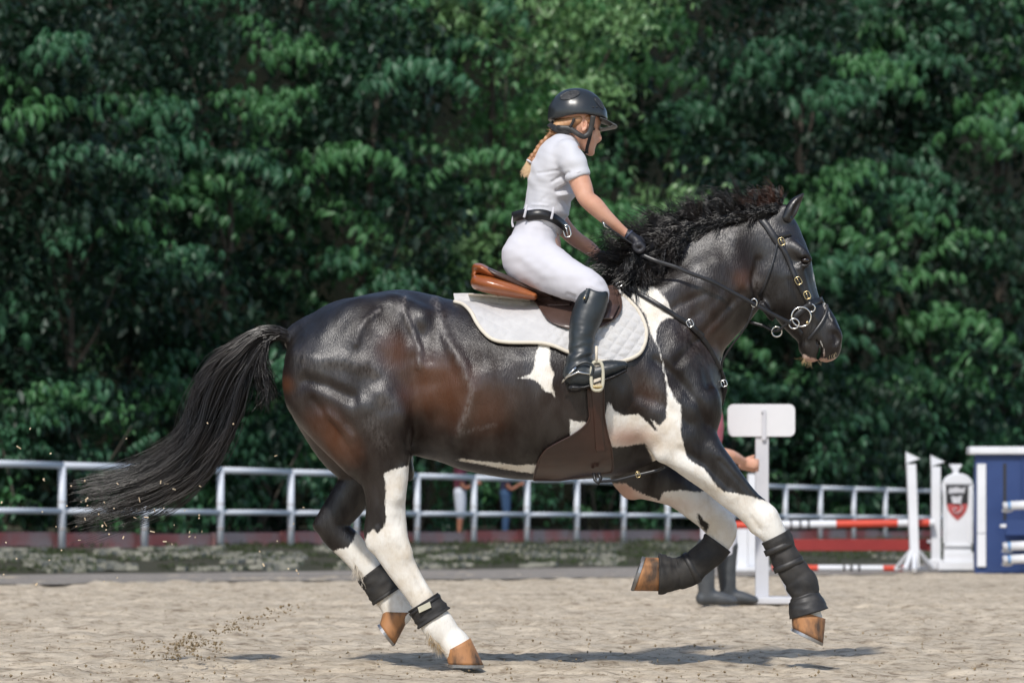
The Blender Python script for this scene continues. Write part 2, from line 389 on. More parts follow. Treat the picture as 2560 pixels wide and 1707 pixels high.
M['helmet'] = simple('matte_black_helmet', (.022, .026, .029), .30, spec=.6, bs=.04, bsc=400, bd=.0005)
M['mesh_vent'] = simple('dark_vent_mesh', (.05, .05, .05), .6, (.01, .01, .01), 260, lo=.45, hi=.55)
M['peak'] = simple('grey_peak', (.10, .10, .095), .45, bs=.1, bsc=300, bd=.0005)
M['glove'] = simple('black_glove', (.013, .013, .017), .5, (.022, .022, .028), 20, bs=.4, bsc=90, bd=.002)
M['eye'] = simple('dark_eye', (.012, .006, .004), .05, coat=1)
M['fence'] = simple('pale_painted_pipe', (.60, .64, .70), .42, (.67, .70, .75), 2.2, bs=.05, bsc=20)
M['rust'] = simple('rusty_collar', (.26, .20, .16), .8, (.45, .43, .42), 25)
M['red_board'] = simple('faded_red_board', (.52, .15, .13), .85, (.44, .33, .31), .8, bs=.3, bsc=20, bd=.006, lo=.42, hi=.6)
M['white_paint'] = simple('white_paint', (.74, .75, .78), .5, (.66, .67, .69), 2.5, bs=.05, bsc=30)
M['sign_paint'] = simple('white_sign_board', (.66, .655, .66), .55, (.70, .695, .70), 3)
M['grey_paint'] = simple('grey_white_paint', (.50, .50, .53), .6, (.58, .58, .60), 3)
M['red_paint'] = simple('orange_red_paint', (.66, .065, .028), .42, (.58, .06, .03), 3)
M['darkred_paint'] = simple('dark_red_plank', (.24, .018, .018), .5, (.29, .026, .022), 3)
M['black_paint'] = simple('black_paint', (.02, .02, .022), .5)
M['blue_paint'] = simple('navy_blue_paint', (.015, .040, .14), .5, (.022, .052, .17), 2)
M['light_blue'] = simple('light_blue_band', (.03, .22, .52), .5)
M['shield_red'] = simple('shield_red', (.42, .075, .075), .6)
M['concrete'] = simple('weathered_concrete', (.12, .12, .095), .95, (.30, .29, .24), 6, bs=.6, bsc=30, bd=.01)
M['soil'] = simple('mossy_soil', (.030, .034, .016), .95, (.060, .052, .032), 3, bs=.8, bsc=20, bd=.03)
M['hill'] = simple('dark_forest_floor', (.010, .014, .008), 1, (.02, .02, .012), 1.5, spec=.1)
M['bark'] = simple('grey_brown_bark', (.040, .034, .026), .95, (.075, .064, .05), 10, bs=.8, bsc=30, bd=.02, stretch=(1, 1, .3))
M['grass'] = leaf_mat('moss_grass', (.030, .050, .012), (.055, .085, .02), (.08, .12, .02), .6)
M['sand'] = sand_mat('arena_sand', (.56, .47, .355), (.74, .64, .50), (.23, .175, .12))
M['wet_sand'] = sand_mat('damp_grey_sand', (.32, .29, .26), (.38, .35, .31), (.21, .19, .165))
M['clod'] = simple('sand_clods', (.20, .145, .075), .95, (.34, .26, .16), 30, bs=.8, bsc=80, bd=.01)
M['chip'] = simple('straw_coloured_chips', (.62, .47, .30), .8, (.72, .60, .42), 30)
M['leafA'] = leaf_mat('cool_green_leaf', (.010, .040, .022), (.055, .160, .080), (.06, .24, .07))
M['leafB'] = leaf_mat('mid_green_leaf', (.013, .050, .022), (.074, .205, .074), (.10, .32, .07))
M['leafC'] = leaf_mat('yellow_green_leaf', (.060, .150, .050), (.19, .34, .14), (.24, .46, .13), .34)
M['leafD'] = leaf_mat('shaded_green_leaf', (.008, .024, .015), (.020, .054, .030), (.02, .07, .025))  # shade of the left trees and crown insides put into this colour
M['pink'] = simple('pink_polo', (.56, .16, .20), .85, bs=.2, bsc=200, bd=.001)
M['maroon'] = simple('maroon_shirt', (.095, .018, .038), .85)
M['navy'] = simple('navy_shirt', (.020, .022, .055), .85)
M['jeans'] = simple('blue_jeans', (.030, .070, .150), .9)
M['ltgrey'] = simple('light_grey_shorts', (.50, .54, .62), .85)
M['orange'] = simple('orange_garment', (.55, .16, .05), .85)
M['wellies'] = simple('grey_black_boots', (.045, .050, .056), .45, (.075, .080, .085), 10, bs=.2, bsc=20)
M['dark_hair'] = simple('dark_hair', (.02, .015, .012), .5)

# ================================================================== SETTING
def fbm(x, y, oc=4, seed=0):
    s = 0; a = .5
    for i in range(oc): s = s+a*vnoise(x*2**i, y*2**i, seed+i*17); a *= .55
    return s
def grid_sheet(name, xs, ys, zf, mat):
    X, Y = np.meshgrid(xs, ys); Z = zf(X, Y); m, n = X.shape; g = np.arange(m*n).reshape(m, n)
    F = np.stack([g[:-1, :-1].ravel(), g[:-1, 1:].ravel(), g[1:, 1:].ravel(), g[1:, :-1].ravel()], 1)
    return tag(from_np(name, np.stack([X, Y, Z], -1).reshape(-1, 3), F, mat), kind='structure')
# sand arena: fine relief where the lens sees it, coarse beyond
ys = [-40., -20., -10., -5]; y = -2.6
while y < 29: ys.append(y); y += .016*max(1, (y+12)/10)**1.25
ys = np.array(ys+[31, 36, 60, 120, 250.])
xs = np.concatenate([[-250, -80, -30, -14], np.arange(-7.5, 7.5, .028), [14, 30, 80, 250]])
def sand_z(X, Y):
    fine = (Y > -2.7) & (Y < 29.5) & (np.abs(X) < 7.6)
    z = .035*(fbm(X*1.3, Y*1.6, 3, 1)-.45)+.055*np.clip(fbm(X*3.6, Y*4.6, 3, 5)-.42, -.3, .3)+.022*(vnoise(X*15, Y*19, 9)-.5)
    hp = np.clip(vnoise(X*2.6, Y*2.8, 33)-.62, 0, 1); z = z-.10*hp
    return np.where(fine, (z-.012)*np.clip((28.6-Y)/9, .0, 1), -.003)
grid_sheet('sand_arena', xs, ys, sand_z, M['sand'])
GZ = 0.27
# foot and crest lines of the paved bank under the fence
def foot_at(t): return Vector((*PD(-900+t*4700, 0, 1)[:1], 0, 0))
def line_pt(px0, d0, px1, d1, t):
    a = Vector(((px0-CX)/PXM*d0/DIST, d0-DIST)); b_ = Vector(((px1-CX)/PXM*d1/DIST, d1-DIST)); return a+(b_-a)*t
FA = lambda t: line_pt(155, 39.6, 2210, 66.0, t)                # fence line
BA = lambda t: line_pt(155, 34.6, 2400, 45.0, t)                # foot of the bank
WA = lambda t: line_pt(155, 29.4, 2400, 35.5, t)+Vector((0, 1.3*float(vnoise(np.array([t*9.]), np.array([3.]))[0])+.5*float(vnoise(np.array([t*41.]), np.array([7.]))[0])-.8))
def ribbon_sheet(name, fa, za, fb, zb, mat, t0=-1.2, t1=2.2, n=400, m=8, amp=.02):
    T = np.linspace(t0, t1, n); V = []
    for i in range(m+1):
        v = i/m
        for t in T:
            a, b_ = fa(t), fb(t); p = a.lerp(b_, v); V.append((p.x, p.y, za+(zb-za)*v+amp*float(vnoise(np.array([p.x*2.]), np.array([p.y*2.]))[0]-.5)))
    g = np.arange((m+1)*n).reshape(m+1, n)
    F = np.stack([g[:-1, :-1].ravel(), g[:-1, 1:].ravel(), g[1:, 1:].ravel(), g[1:, :-1].ravel()], 1)
    return tag(from_np(name, V, F, mat), kind='structure')
ribbon_sheet('damp_sand_track', WA, .002, BA, .008, M['wet_sand'], amp=.01)
ribbon_sheet('mossy_bank', BA, .008, FA, GZ, M['soil'], amp=.04)
def FB(t, off):                                                   # behind the fence by off metres
    a, b_ = FA(0), FA(1); d = (b_-a).normalized(); nrm = Vector((-d.y, d.x)); p = FA(t); return p+nrm*off
ribbon_sheet('forest_floor', FA, GZ-.004, lambda t: FB(t, 9), GZ+.25, M['soil'], amp=.12)
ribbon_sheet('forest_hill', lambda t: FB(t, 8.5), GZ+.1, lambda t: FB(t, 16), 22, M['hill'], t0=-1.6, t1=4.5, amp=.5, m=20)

# grass pavers on the bank: small concrete lattice pieces, moss between
def paver_mesh():
    bm = bmesh.new(); bmesh.ops.create_cube(bm, size=1)
    for v in bm.verts: v.co = Vector((v.co.x*(.17 if v.co.z > 0 else .19), v.co.y*(.075 if v.co.z > 0 else .09), v.co.z*.05))
    me = bpy.data.meshes.new('grass_paver'); bm.to_mesh(me); bm.free(); me.materials.append(M['concrete']); return me
bank = bpy.data.objects['mossy_bank']; pm = paver_mesh(); r = np.random.default_rng(2); cnt = 0
dirF = (FA(1)-FA(0)).normalized(); angF = math.atan2(dirF.y, dirF.x); far_mb = MB(); cand = []
for row in range(10):
    v = .04+row*.088; k = 0; t = -.12
    while t < 1.12:
        a, b_ = BA(t), FA(t); p = a.lerp(b_, v); k += 1
        moss = vnoise(np.array([t*26.]), np.array([v*5.5]), 4)[0]
        if moss > .50+.18*abs(v-.45): cand.append((p.x, p.y, .008+(GZ-.008)*v+.022, t, row))
        t += .0088 if row % 2 else .0094
vis = []
for c in cand:
    q = toPX(np.array([[c[0], c[1], c[2]]])); 
    if -30 < q[0][0] < 2590: vis.append((c[1], c))
vis.sort(key=lambda a: a[0])
for i, (_, c) in enumerate(vis):
    if i < 290:
        o = bpy.data.objects.new('grass_paver', pm); COL.objects.link(o); o.parent = bank
        o.location = (c[0], c[1], c[2]+r.normal()*.008); o.rotation_euler = (r.normal()*.06+.08, r.normal()*.06, (angF if r.random() < .6 else angF-.9)+r.normal()*.15)
        o.scale = (.8+r.random()*.6, .8+r.random()*.5, 1)
    else: far_mb.box(c[:3], (.085, .04, .022), rz=angF+r.normal()*.2)
if far_mb.v: tag(far_mb.build('distant_pavers', M['concrete'], bank), kind='stuff')

def leaf_soup(pos, size, mat_name, name, parent=None, seed=0, droop=.5, asp=.42):
    """many small folded leaves in one mesh; pos (n,3), size (n,)"""
    r = np.random.default_rng(seed); n = len(pos)
    az = r.random(n)*2*np.pi; el = -droop+r.normal(size=n)*.5
    D = np.stack([np.cos(az)*np.cos(el), np.sin(az)*np.cos(el), np.sin(el)], 1)
    U = np.array([0, 0, 1.])+r.normal(size=(n, 3))*.35; S_ = np.cross(D, U); S_ /= np.linalg.norm(S_, axis=1, keepdims=True); N = np.cross(S_, D)
    L_ = size[:, None]; p = np.asarray(pos)
    V = np.stack([p, p+D*L_*.45+S_*L_*asp*.5+N*L_*.06, p+D*L_-N*L_*.12, p+D*L_*.45-S_*L_*asp*.5+N*L_*.06, p+D*L_*.5-N*L_*.05], 1).reshape(-1, 3)
    i = np.arange(n)[:, None]*5; F = np.concatenate([i+np.array([[0, 1, 4]]), i+np.array([[4, 1, 2]]), i+np.array([[0, 4, 3]]), i+np.array([[4, 2, 3]])])
    return from_np(name, V, F, M[mat_name], parent, smooth=False)
r = np.random.default_rng(8); n = 26000; tt = r.random(n)*1.4-.2; pos = np.array([(*(BA(t).lerp(FA(t), v)), .01+(GZ-.01)*v+.015) for t, v in zip(tt, r.random(n))])
pos = pos[vnoise(pos[:, 0]*1.6, pos[:, 1]*1.6, 3) > .45]
tag(leaf_soup(pos, .03+r.random(len(pos))*.05, 'grass', 'moss_and_grass', None, 1, -.9, .3), 'low dark green moss and grass tufts on the paved bank', 'grass', kind='stuff')

# ------------------------------------------------------------------ fence
fence = root('pipe_fence', (*FA(0), GZ), 'long white two rail pipe fence along the arena edge', 'fence')
def post_ts():
    ts = []
    L_ = (FA(1)-FA(0)).length; k = -6
    while k < 24: ts.append(k*1.86/L_); k += 1
    return ts
pts_ = post_ts(); FH = 1.03
for t in pts_:
    p = FA(t); q = toPX(np.array([[p.x, p.y, 1.]]))[0][0]
    if not -150 < q < 2700: continue
    mb = MB(); mb.tube([(p.x, p.y, GZ-.05), (p.x, p.y, GZ+FH)], .050, 16); po = mb.build('post', M['fence'], fence, smooth=True)
    MB().tube([(p.x, p.y, GZ+.22), (p.x, p.y, GZ+.245)], .0515, 16).build('weld_ring', M['rust'], po, smooth=True)
    MB().tube([(p.x, p.y, GZ+FH-.46), (p.x, p.y, GZ+FH-.445)], .0512, 16).build('weld_ring', M['rust'], po, smooth=True)
for a, b_ in zip(pts_[:-1], pts_[1:]):
    p, q = FA(a), FA(b_)
    x0 = toPX(np.array([[q.x, q.y, 1.]]))[0][0]; x1 = toPX(np.array([[p.x, p.y, 1.]]))[0][0]
    if x0 < -150 or x1 > 2700: continue
    g = (q-p).normalized()*.004
    MB().tube([(p.x+g.x, p.y+g.y, GZ+FH+.01), (q.x, q.y, GZ+FH+.01)], .043, 16).build('top_rail', M['fence'], fence, smooth=True)
    MB().tube([(p.x+g.x, p.y+g.y, GZ+.46), (q.x, q.y, GZ+.46)], .037, 16).build('middle_rail', M['fence'], fence, smooth=True)
kerb = root('board_kerb', (*FB(0, .25), GZ), 'low faded red board edging behind the white fence', 'kerb')
r = np.random.default_rng(3)
for i, (a, b_) in enumerate(zip(pts_[:-1], pts_[1:])):
    p, q = FB(a, .16), FB(b_, .16); x0 = toPX(np.array([[q.x, q.y, 1.]]))[0][0]; x1 = toPX(np.array([[p.x, p.y, 1.]]))[0][0]
    if x0 < -150 or x1 > 2700: continue
    d = (q-p); c = (p+q)/2; h = .105+r.normal()*.006
    MB().box((c.x, c.y, GZ+h-.02), (d.length/2-.02, .03, h), rz=math.atan2(d.y, d.x)+r.normal()*.006).build('board', M['red_board'], kerb, bevel=.006)

# ------------------------------------------------------------------ trees
def leaflet(L_, W_, droop):
    W_ = W_*.86
    """folded drooping leaf along +x: verts, tris"""
    rows = [(0, .05), (.25, .62), (.55, 1.0), (.80, .62), (1.0, .02)]; V = []; F = []
    for i, (t, w_) in enumerate(rows):
        z = -droop*L_*t*t; x = L_*t*(1-.25*droop*t); wv = W_*w_/2
        V += [(x, -wv, z+wv*.22), (x, 0, z), (x, wv, z+wv*.22)]
    for i in range(len(rows)-1):
        for j in (0, 1): F.append((i*3+j, i*3+j+1, (i+1)*3+j+1, (i+1)*3+j))
    return V, F
def leafy(seed, mat, tips, name, L_, wd, pit):
    """leaves radiating from twig tips, twigs joined at the base: one connected sprig"""
    r = random.Random(seed); V = [Vector((0, 0, -.02)), Vector((.012, .008, -.02))]; F = []
    for tip, az, nl, out in tips:
        b0 = len(V); V += [tip, tip+Vector((.004, -.004, .006))]; F += [(0, 1, b0), (0, b0, b0+1)]
        for k in range(nl):
            a = az+(k-(nl-1)/2)*math.radians(58 if nl > 3 else 80)+r.uniform(-.2, .2); ll = L_*r.uniform(.75, 1.15)*(1-.10*abs(k-(nl-1)/2))
            lv, lf = leaflet(ll, ll*wd*r.uniform(.85, 1.1), r.uniform(.35, .95))
            Mx = Matrix.Rotation(a, 4, 'Z') @ Matrix.Rotation(r.uniform(*pit)+.25*out, 4, 'Y') @ Matrix.Rotation(r.uniform(-.4, .4), 4, 'X')
            c = len(V); V += [tip+(Mx @ Vector(v)) for v in lv[3:]]
            F += [(b0, c+1, c), (b0, c+2, c+1)]+[tuple(i-3+c for i in q) for q in lf if min(q) >= 3]
    me = bpy.data.meshes.new(name); me.from_pydata([tuple(v) for v in V], [], F); me.update()
    me.polygons.foreach_set('use_smooth', np.ones(len(me.polygons), bool)); me.materials.append(mat); return me
def cluster_mesh(seed, mat, npet=13, nl=5, L_=.22, small=False):
    r = random.Random(seed); tips = []
    for i in range(npet):
        az = i*2.39996+r.uniform(-.3, .3); f = i/npet; el = math.radians(75-62*f**.8+r.uniform(-6, 6)); ln = (.10+.50*f**.55)*r.uniform(.88, 1.12)
        tips.append((Vector((math.cos(az)*math.cos(el), math.sin(az)*math.cos(el), math.sin(el)*.50-.10*f*f))*ln, az, nl, f))
    return leafy(seed, mat, tips, 'leaf_cluster', L_, .40, (.15, .7))
def spray_mesh(seed, mat, n=26, R_=.5, L_=.13):
    r = random.Random(seed); tips = [(Vector((r.gauss(0, 1), r.gauss(0, 1), r.gauss(0, .7)))*R_*.5, r.uniform(0, 6.28), 2, 0) for i in range(n)]
    return leafy(seed, mat, tips, 'leaf_cluster', L_, .5, (-.3, .9))
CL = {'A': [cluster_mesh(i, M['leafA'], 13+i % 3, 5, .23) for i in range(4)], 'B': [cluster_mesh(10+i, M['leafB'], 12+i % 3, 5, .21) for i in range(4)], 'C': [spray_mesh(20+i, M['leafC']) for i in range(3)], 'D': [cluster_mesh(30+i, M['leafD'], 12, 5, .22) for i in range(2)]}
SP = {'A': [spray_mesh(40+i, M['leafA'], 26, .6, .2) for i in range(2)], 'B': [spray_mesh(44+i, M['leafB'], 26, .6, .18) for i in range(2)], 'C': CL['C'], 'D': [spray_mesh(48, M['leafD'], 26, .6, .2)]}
def put(me, name, parent, loc, rot, s):
    o = bpy.data.objects.new(name, me); COL.objects.link(o); o.parent = parent; o.location = loc; o.rotation_euler = rot; o.scale = (s, s, s); return o
def tree(px, back, h, R_, kinds, label, seed, ndome=3, fill=3600, z0=1.0):
    """px: column in the photograph; back: metres behind the fence"""
    r = random.Random(seed); lo_, hi_ = -1.5, 2.5
    for _ in range(40):
        mid = (lo_+hi_)/2; p = FB(mid, back+.7); q = toPX(np.array([[p.x, p.y, 1.]]))[0][0]
        if q < px: lo_ = mid
        else: hi_ = mid
    p = FB(mid, back+.7); sc = (p.y+DIST)/50.0; t = root('broadleaf_tree', (p.x, p.y, GZ), label, 'tree', 'trees in the dense wood behind the fence'); h *= sc; R_ *= sc
    lean = Vector((r.uniform(-.4, .4), r.uniform(-.5, .1), 0)); tp = [Vector((p.x, p.y, GZ-.3))+lean*(i/6)**1.5*1.5+Vector((r.uniform(-.08, .08), r.uniform(-.08, .08), h*.85*i/6)) for i in range(7)]
    mb = MB(); mb.tube(tp, [.10*sc*(1-.11*i) for i in range(7)], 9); tr = mb.build('trunk', M['bark'], t, smooth=True)
    lobes = []
    for i in range(9):
        f = z0/h+(1-z0/h)*((i+.5)/9)
        a = r.uniform(0, 6.28); rr = R_*(.45+.5*math.sin(math.pi*min(1, f*1.0)))*.55
        c = tp[0]+Vector((math.cos(a)*rr, -abs(math.sin(a))*rr*.8, h*f)); lobes.append((c, R_*r.uniform(.50, .72)))
        i0 = min(6, max(1, int(f*6))); q = tp[i0]-Vector((0, 0, .4))
        mb = MB(); mb.tube([q, q.lerp(c, .5)+Vector((0, 0, -.15)), c], [.032*sc, .022*sc, .01*sc], 6); mb.build('branch', M['bark'], tr, smooth=True)
    domes = []
    for c, R1 in lobes:                                   # every lobe carries a few leaf umbrellas
        for k in range(ndome):
            a = r.uniform(math.pi*.98, math.pi*2.02) if r.random() < .85 else r.uniform(0, 6.28); e = r.uniform(-.35, .8)
            domes.append((c+Vector((math.cos(a)*math.cos(e), math.sin(a)*math.cos(e), math.sin(e)*1.1))*R1*r.uniform(.85, 1.15), r.choice(kinds)))
    for c, kd in domes:
        s0 = sc*r.uniform(.75, 1.25); nn = r.choice((2, 3, 4))
        for k in range(nn):
            az = r.uniform(0, 6.28); rr = 0 if k == 0 else r.uniform(.35, .75)*s0
            v = Vector((math.cos(az)*rr, math.sin(az)*rr, -.55*rr*rr/s0+r.uniform(-.1, .1)))
            tilt = Vector((0, 0, 1)).rotation_difference((Vector((v.x, v.y-.25*s0, .9*s0))).normalized()).to_matrix()
            e = (tilt @ Matrix.Rotation(r.uniform(0, 6.28), 3, 'Z')).to_euler()
            put(r.choice(CL[kd]), 'leaf_cluster', t, c+v-Vector((p.x, p.y, GZ)), e, s0*(1.0 if kd != 'C' else 1.35)*r.uniform(.8, 1.1))
    rg = np.random.default_rng(seed); ps = []
    for c, R1 in lobes:
        m_ = fill//9; R1 = R1*.86; v = rg.normal(size=(m_, 3)); v /= np.linalg.norm(v, axis=1, keepdims=True); ps.append(np.array(c)+v*R1*(.35+.58*rg.random((m_, 1))**.5))
    ps = np.concatenate(ps); ps = ps[ps[:, 2] > GZ]
    kk = 'leafD' if kinds[0] != 'C' else 'leafB'  # inner leaves use the darkened colour, painting shade into the crown gaps
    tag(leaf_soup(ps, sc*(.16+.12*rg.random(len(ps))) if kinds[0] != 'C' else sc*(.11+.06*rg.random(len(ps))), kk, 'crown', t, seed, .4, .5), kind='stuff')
    return t
TREES = [  # leftmost trees take mostly D leaves: shade painted through leaf colour
 (-60, 3.2, 9.5, 2.4, 'DDDA', 'broadleaf tree with shade-darkened leaf colour at the left edge of the wood, its crown cut by the frame'),
 (180, 2.2, 8.2, 1.9, 'DDAB', 'tree in shade-darkened leaf colour with drooping leaf umbrellas above the leftmost fence post'),
 (330, 4.6, 11.5, 2.5, 'DDDB', 'tall tree with shade-darkened leaf colour in the upper left, a few leaf umbrellas lighter green'),
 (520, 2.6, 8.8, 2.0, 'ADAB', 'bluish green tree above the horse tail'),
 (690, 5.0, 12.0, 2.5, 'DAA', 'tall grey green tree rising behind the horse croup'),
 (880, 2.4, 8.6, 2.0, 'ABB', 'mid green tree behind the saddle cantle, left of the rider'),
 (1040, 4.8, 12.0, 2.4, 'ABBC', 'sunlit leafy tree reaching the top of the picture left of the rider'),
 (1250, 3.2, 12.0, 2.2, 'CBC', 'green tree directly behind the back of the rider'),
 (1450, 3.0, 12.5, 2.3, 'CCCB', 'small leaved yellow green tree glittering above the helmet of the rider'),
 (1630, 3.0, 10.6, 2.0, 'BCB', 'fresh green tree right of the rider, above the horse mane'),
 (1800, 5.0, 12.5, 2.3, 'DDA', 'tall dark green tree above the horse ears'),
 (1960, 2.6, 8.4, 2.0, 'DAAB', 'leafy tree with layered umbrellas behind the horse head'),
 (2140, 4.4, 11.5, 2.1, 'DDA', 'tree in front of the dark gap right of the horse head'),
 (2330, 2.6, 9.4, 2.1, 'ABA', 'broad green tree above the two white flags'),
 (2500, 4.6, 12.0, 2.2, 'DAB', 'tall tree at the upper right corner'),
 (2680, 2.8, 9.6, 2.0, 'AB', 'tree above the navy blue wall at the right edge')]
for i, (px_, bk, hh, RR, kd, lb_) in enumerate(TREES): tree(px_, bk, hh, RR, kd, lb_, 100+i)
# shrubs below the crowns
SHR = [(60, 'low bright shrub beside the leftmost fence post'), (250, 'dark shrub behind the left fence bay'), (430, 'shrub glimpsed through the horse tail'), (640, 'leafy shrub behind the fence under the horse croup'), (850, 'dim shrub behind the horse hocks'), (1060, 'shrub under the horse belly left of the maroon shirt'), (1340, 'shrub behind the fence right of the jeans'), (1560, 'shrub seen under the horse chest'),
       (1840, 'shrub just behind the white sign board'), (2040, 'fern like bush right of the white sign post'), (2200, 'bush behind the red and white poles'), (2420, 'shrub behind the shield pillar'), (2560, 'shrub behind the navy wall')]
for i, (px_, lb_) in enumerate(SHR):
    r = random.Random(300+i); lo_, hi_ = -1.5, 2.5
    for _ in range(40):
        mid = (lo_+hi_)/2; p = FB(mid, 2.1); q = toPX(np.array([[p.x, p.y, 1.]]))[0][0]
        if q < px_: lo_ = mid
        else: hi_ = mid
    p = FB(mid, 2.1+r.random()*.8); sc = (p.y+DIST)/50; t = root('shrub', (p.x, p.y, GZ), lb_, 'shrub', 'shrubs along the back of the fence')
    mb = MB()
    for k in range(4): mb.tube([(p.x, p.y, GZ), (p.x+r.uniform(-.4, .4)*sc, p.y+r.uniform(-.3, .3), GZ+.8*sc), (p.x+r.uniform(-.9, .9)*sc, p.y+r.uniform(-.4, .2), GZ+1.9*sc)], [.03, .02, .008], 5)
    mb.build('stem', M['bark'], t, smooth=True)
    for k in range(26):
        kd = r.choice('AABD'); v = Vector((r.gauss(0, .62)*sc*1.25, r.uniform(-.5, .7), (.15+2.5*r.random()**.8)*sc))
        put(r.choice(SP[kd] if k % 3 else CL[kd]), 'leaf_cluster', t, v, (r.uniform(-.5, .2), r.uniform(-.3, .3), r.uniform(0, 6.28)), sc*r.uniform(.55, 1.0)*(.8 if k % 3 == 0 else 1))

# ================================================================== HORSE
horse = root('horse', P(1280, 1665, 0), 'black and white pinto horse cantering to the right under a rider in white', 'horse')
def build_horse():
    F = Field(P(690, 1680, -.42), P(2125, 470, .42), .0078)
    F.lo = F.lo  # bounds from the two corners
    # trunk
    F.px([(1000, 925, 185, 0, .215), (1080, 945, 198, 0, .265), (1180, 961, 205, 0, .30), (1300, 979, 211, 0, .315), (1430, 975, 216, 0, .305), (1540, 952, 222, 0, .26), (1625, 950, 178, 0, .215)], .03)
    F.px([(900, 935, 192, 0, .19), (1000, 916, 188, 0, .21)], .04)
    F.px([(1180, 1090, 80, 0, .20), (1300, 1105, 84, 0, .20), (1430, 1105, 84, 0, .20), (1520, 1095, 88, 0, .2)], .05)
    # haunches
    for s in (-1, 1):
        dx = 0 if s < 0 else 4
        F.px([(866+dx, 948, 158, s*.11, .145), (930+dx, 900, 160, s*.12, .155), (1005+dx, 918, 160, s*.105, .15)], .035)
        F.px([(985, 770, 26, s*.150, .05), (1045, 800, 34, s*.185, .05)], .05)               # point of hip
    F.px([(722, 845, 17, 0, .035), (745, 835, 28, 0, .05), (790, 850, 60, 0, .08)], .03)    # dock root
    # near hind leg
    F.px([(870, 960, 150, -.13, .15), (888, 1015, 132, -.16, .13), (915, 1070, 110, -.17, .11), (940, 1130, 86, -.17, .085), (957, 1185, 60, -.165, .065),
          (963, 1240, 50, -.16, .055), (966, 1300, 50, -.155, .048), (972, 1350, 49, -.15, .043), (990, 1393, 41, -.15, .037), (1008, 1425, 37, -.15, .033),
          (1032, 1463, 33, -.15, .030), (1050, 1490, 32, -.15, .030), (1070, 1524, 34, -.15, .033), (1095, 1562, 42, -.15, .042), (1117, 1588, 36, -.15, .036), (1136, 1606, 37, -.15, .045), (1146, 1622, 38, -.15, .05)], .03)
    F.px([(935, 965, 92, -.20, .09), (958, 1040, 84, -.215, .085), (975, 1105, 44, -.2, .06)], .025)    # front of thigh
    F.px([(765, 1000, 40, -.13, .08), (830, 1075, 44, -.18, .07), (888, 1150, 32, -.185, .05)], .03)   # semitendinosus band
    F.px([(826, 930, 60, -.19, .07), (860, 1010, 60, -.215, .07), (905, 1090, 45, -.215, .05)], .03)
    F.px([(930, 1290, 10, -.15, .016), (926, 1330, 15, -.15, .02), (936, 1356, 20, -.15, .026)], .022)  # hock point
    F.px([(948, 1160, 22, -.2, .03), (990, 1180, 24, -.19, .035), (992, 1240, 17, -.19, .03)], .03)
    F.px([(985, 1345, 26, -.178, .022), (1005, 1380, 24, -.172, .02)], .02)
    F.px([(1085, 1560, 16, -.15, .03), (1092, 1592, 14, -.15, .02)], .02)
    # far hind leg
    F.px([(872, 975, 150, .12, .15), (880, 1030, 134, .15, .13), (896, 1090, 112, .16, .11), (912, 1140, 82, .165, .085), (916, 1180, 62, .165, .065),
          (893, 1215, 50, .165, .055), (864, 1258, 47, .165, .047), (832, 1303, 40, .165, .043), (838, 1330, 38, .165, .042), (872, 1362, 38, .16, .037), (905, 1402, 34, .16, .033),
          (938, 1445, 32, .16, .030), (962, 1480, 35, .16, .036), (985, 1506, 38, .16, .042), (994, 1530, 37, .16, .045)], .03)
    F.px([(845, 1262, 14, .165, .02), (805, 1300, 13, .165, .02), (797, 1312, 15, .165, .024)], .02)
    F.px([(1000, 1150, 34, .15, .05), (985, 1110, 50, .15, .07)], .03)
    F.px([(1016, 1150, 15, .04, .04), (1022, 1180, 14, .04, .04), (1024, 1195, 8, .04, .02)], .02)
    # shoulder and near foreleg
    F.px([(1597, 800, 52, -.12, .05), (1640, 880, 78, -.155, .065), (1695, 960, 84, -.165, .07), (1722, 1005, 76, -.165, .075)], .035)
    F.px([(1585, 930, 80, -.16, .08), (1640, 1035, 74, -.185, .075), (1688, 1095, 62, -.18, .065)], .03)
    F.px([(1545, 860, 70, -.14, .06), (1600, 930, 60, -.17, .06)], .03)
    F.px([(1716, 1040, 84, -.15, .085), (1712, 1085, 78, -.165, .075), (1733, 1122, 70, -.17, .068), (1757, 1150, 62, -.17, .062), (1793, 1186, 53, -.17, .055), (1828, 1226, 44, -.168, .05), (1868, 1262, 39, -.165, .045),
          (1902, 1292, 41, -.165, .047), (1924, 1320, 36, -.165, .044), (1943, 1350, 29, -.165, .034), (1962, 1388, 25, -.165, .028), (1981, 1424, 25, -.165, .028), (2000, 1462, 30, -.165, .034), (2012, 1492, 33, -.165, .038), (2018, 1520, 30, -.165, .036), (2020, 1542, 36, -.165, .045)], .03)
    F.px([(1655, 1135, 18, -.19, .03), (1668, 1122, 30, -.19, .035)], .02)         # elbow
    F.px([(1700, 1150, 22, -.205, .03), (1760, 1182, 20, -.205, .03), (1830, 1240, 12, -.195, .02)], .02)
    F.px([(1775, 1125, 22, -.20, .03), (1830, 1185, 20, -.2, .03), (1878, 1240, 13, -.19, .02)], .02)
    F.px([(1925, 1285, 17, -.185, .028), (1936, 1318, 14, -.18, .02)], .018)
    F.px([(1890, 1318, 15, -.165, .02)], .018)
    # far foreleg
    F.px([(1590, 1120, 90, .14, .09), (1600, 1180, 62, .155, .07), (1690, 1217, 50, .16, .055), (1742, 1258, 44, .16, .048), (1780, 1292, 40, .16, .044), (1803, 1320, 40, .16, .046),
          (1796, 1354, 33, .16, .037), (1765, 1388, 27, .16, .03), (1735, 1414, 27, .16, .03), (1708, 1432, 31, .16, .036), (1680, 1435, 28, .16, .034), (1652, 1435, 36, .16, .045)], .03)
    F.px([(1560, 1195, 30, .13, .05), (1580, 1215, 34, .14, .05)], .02)
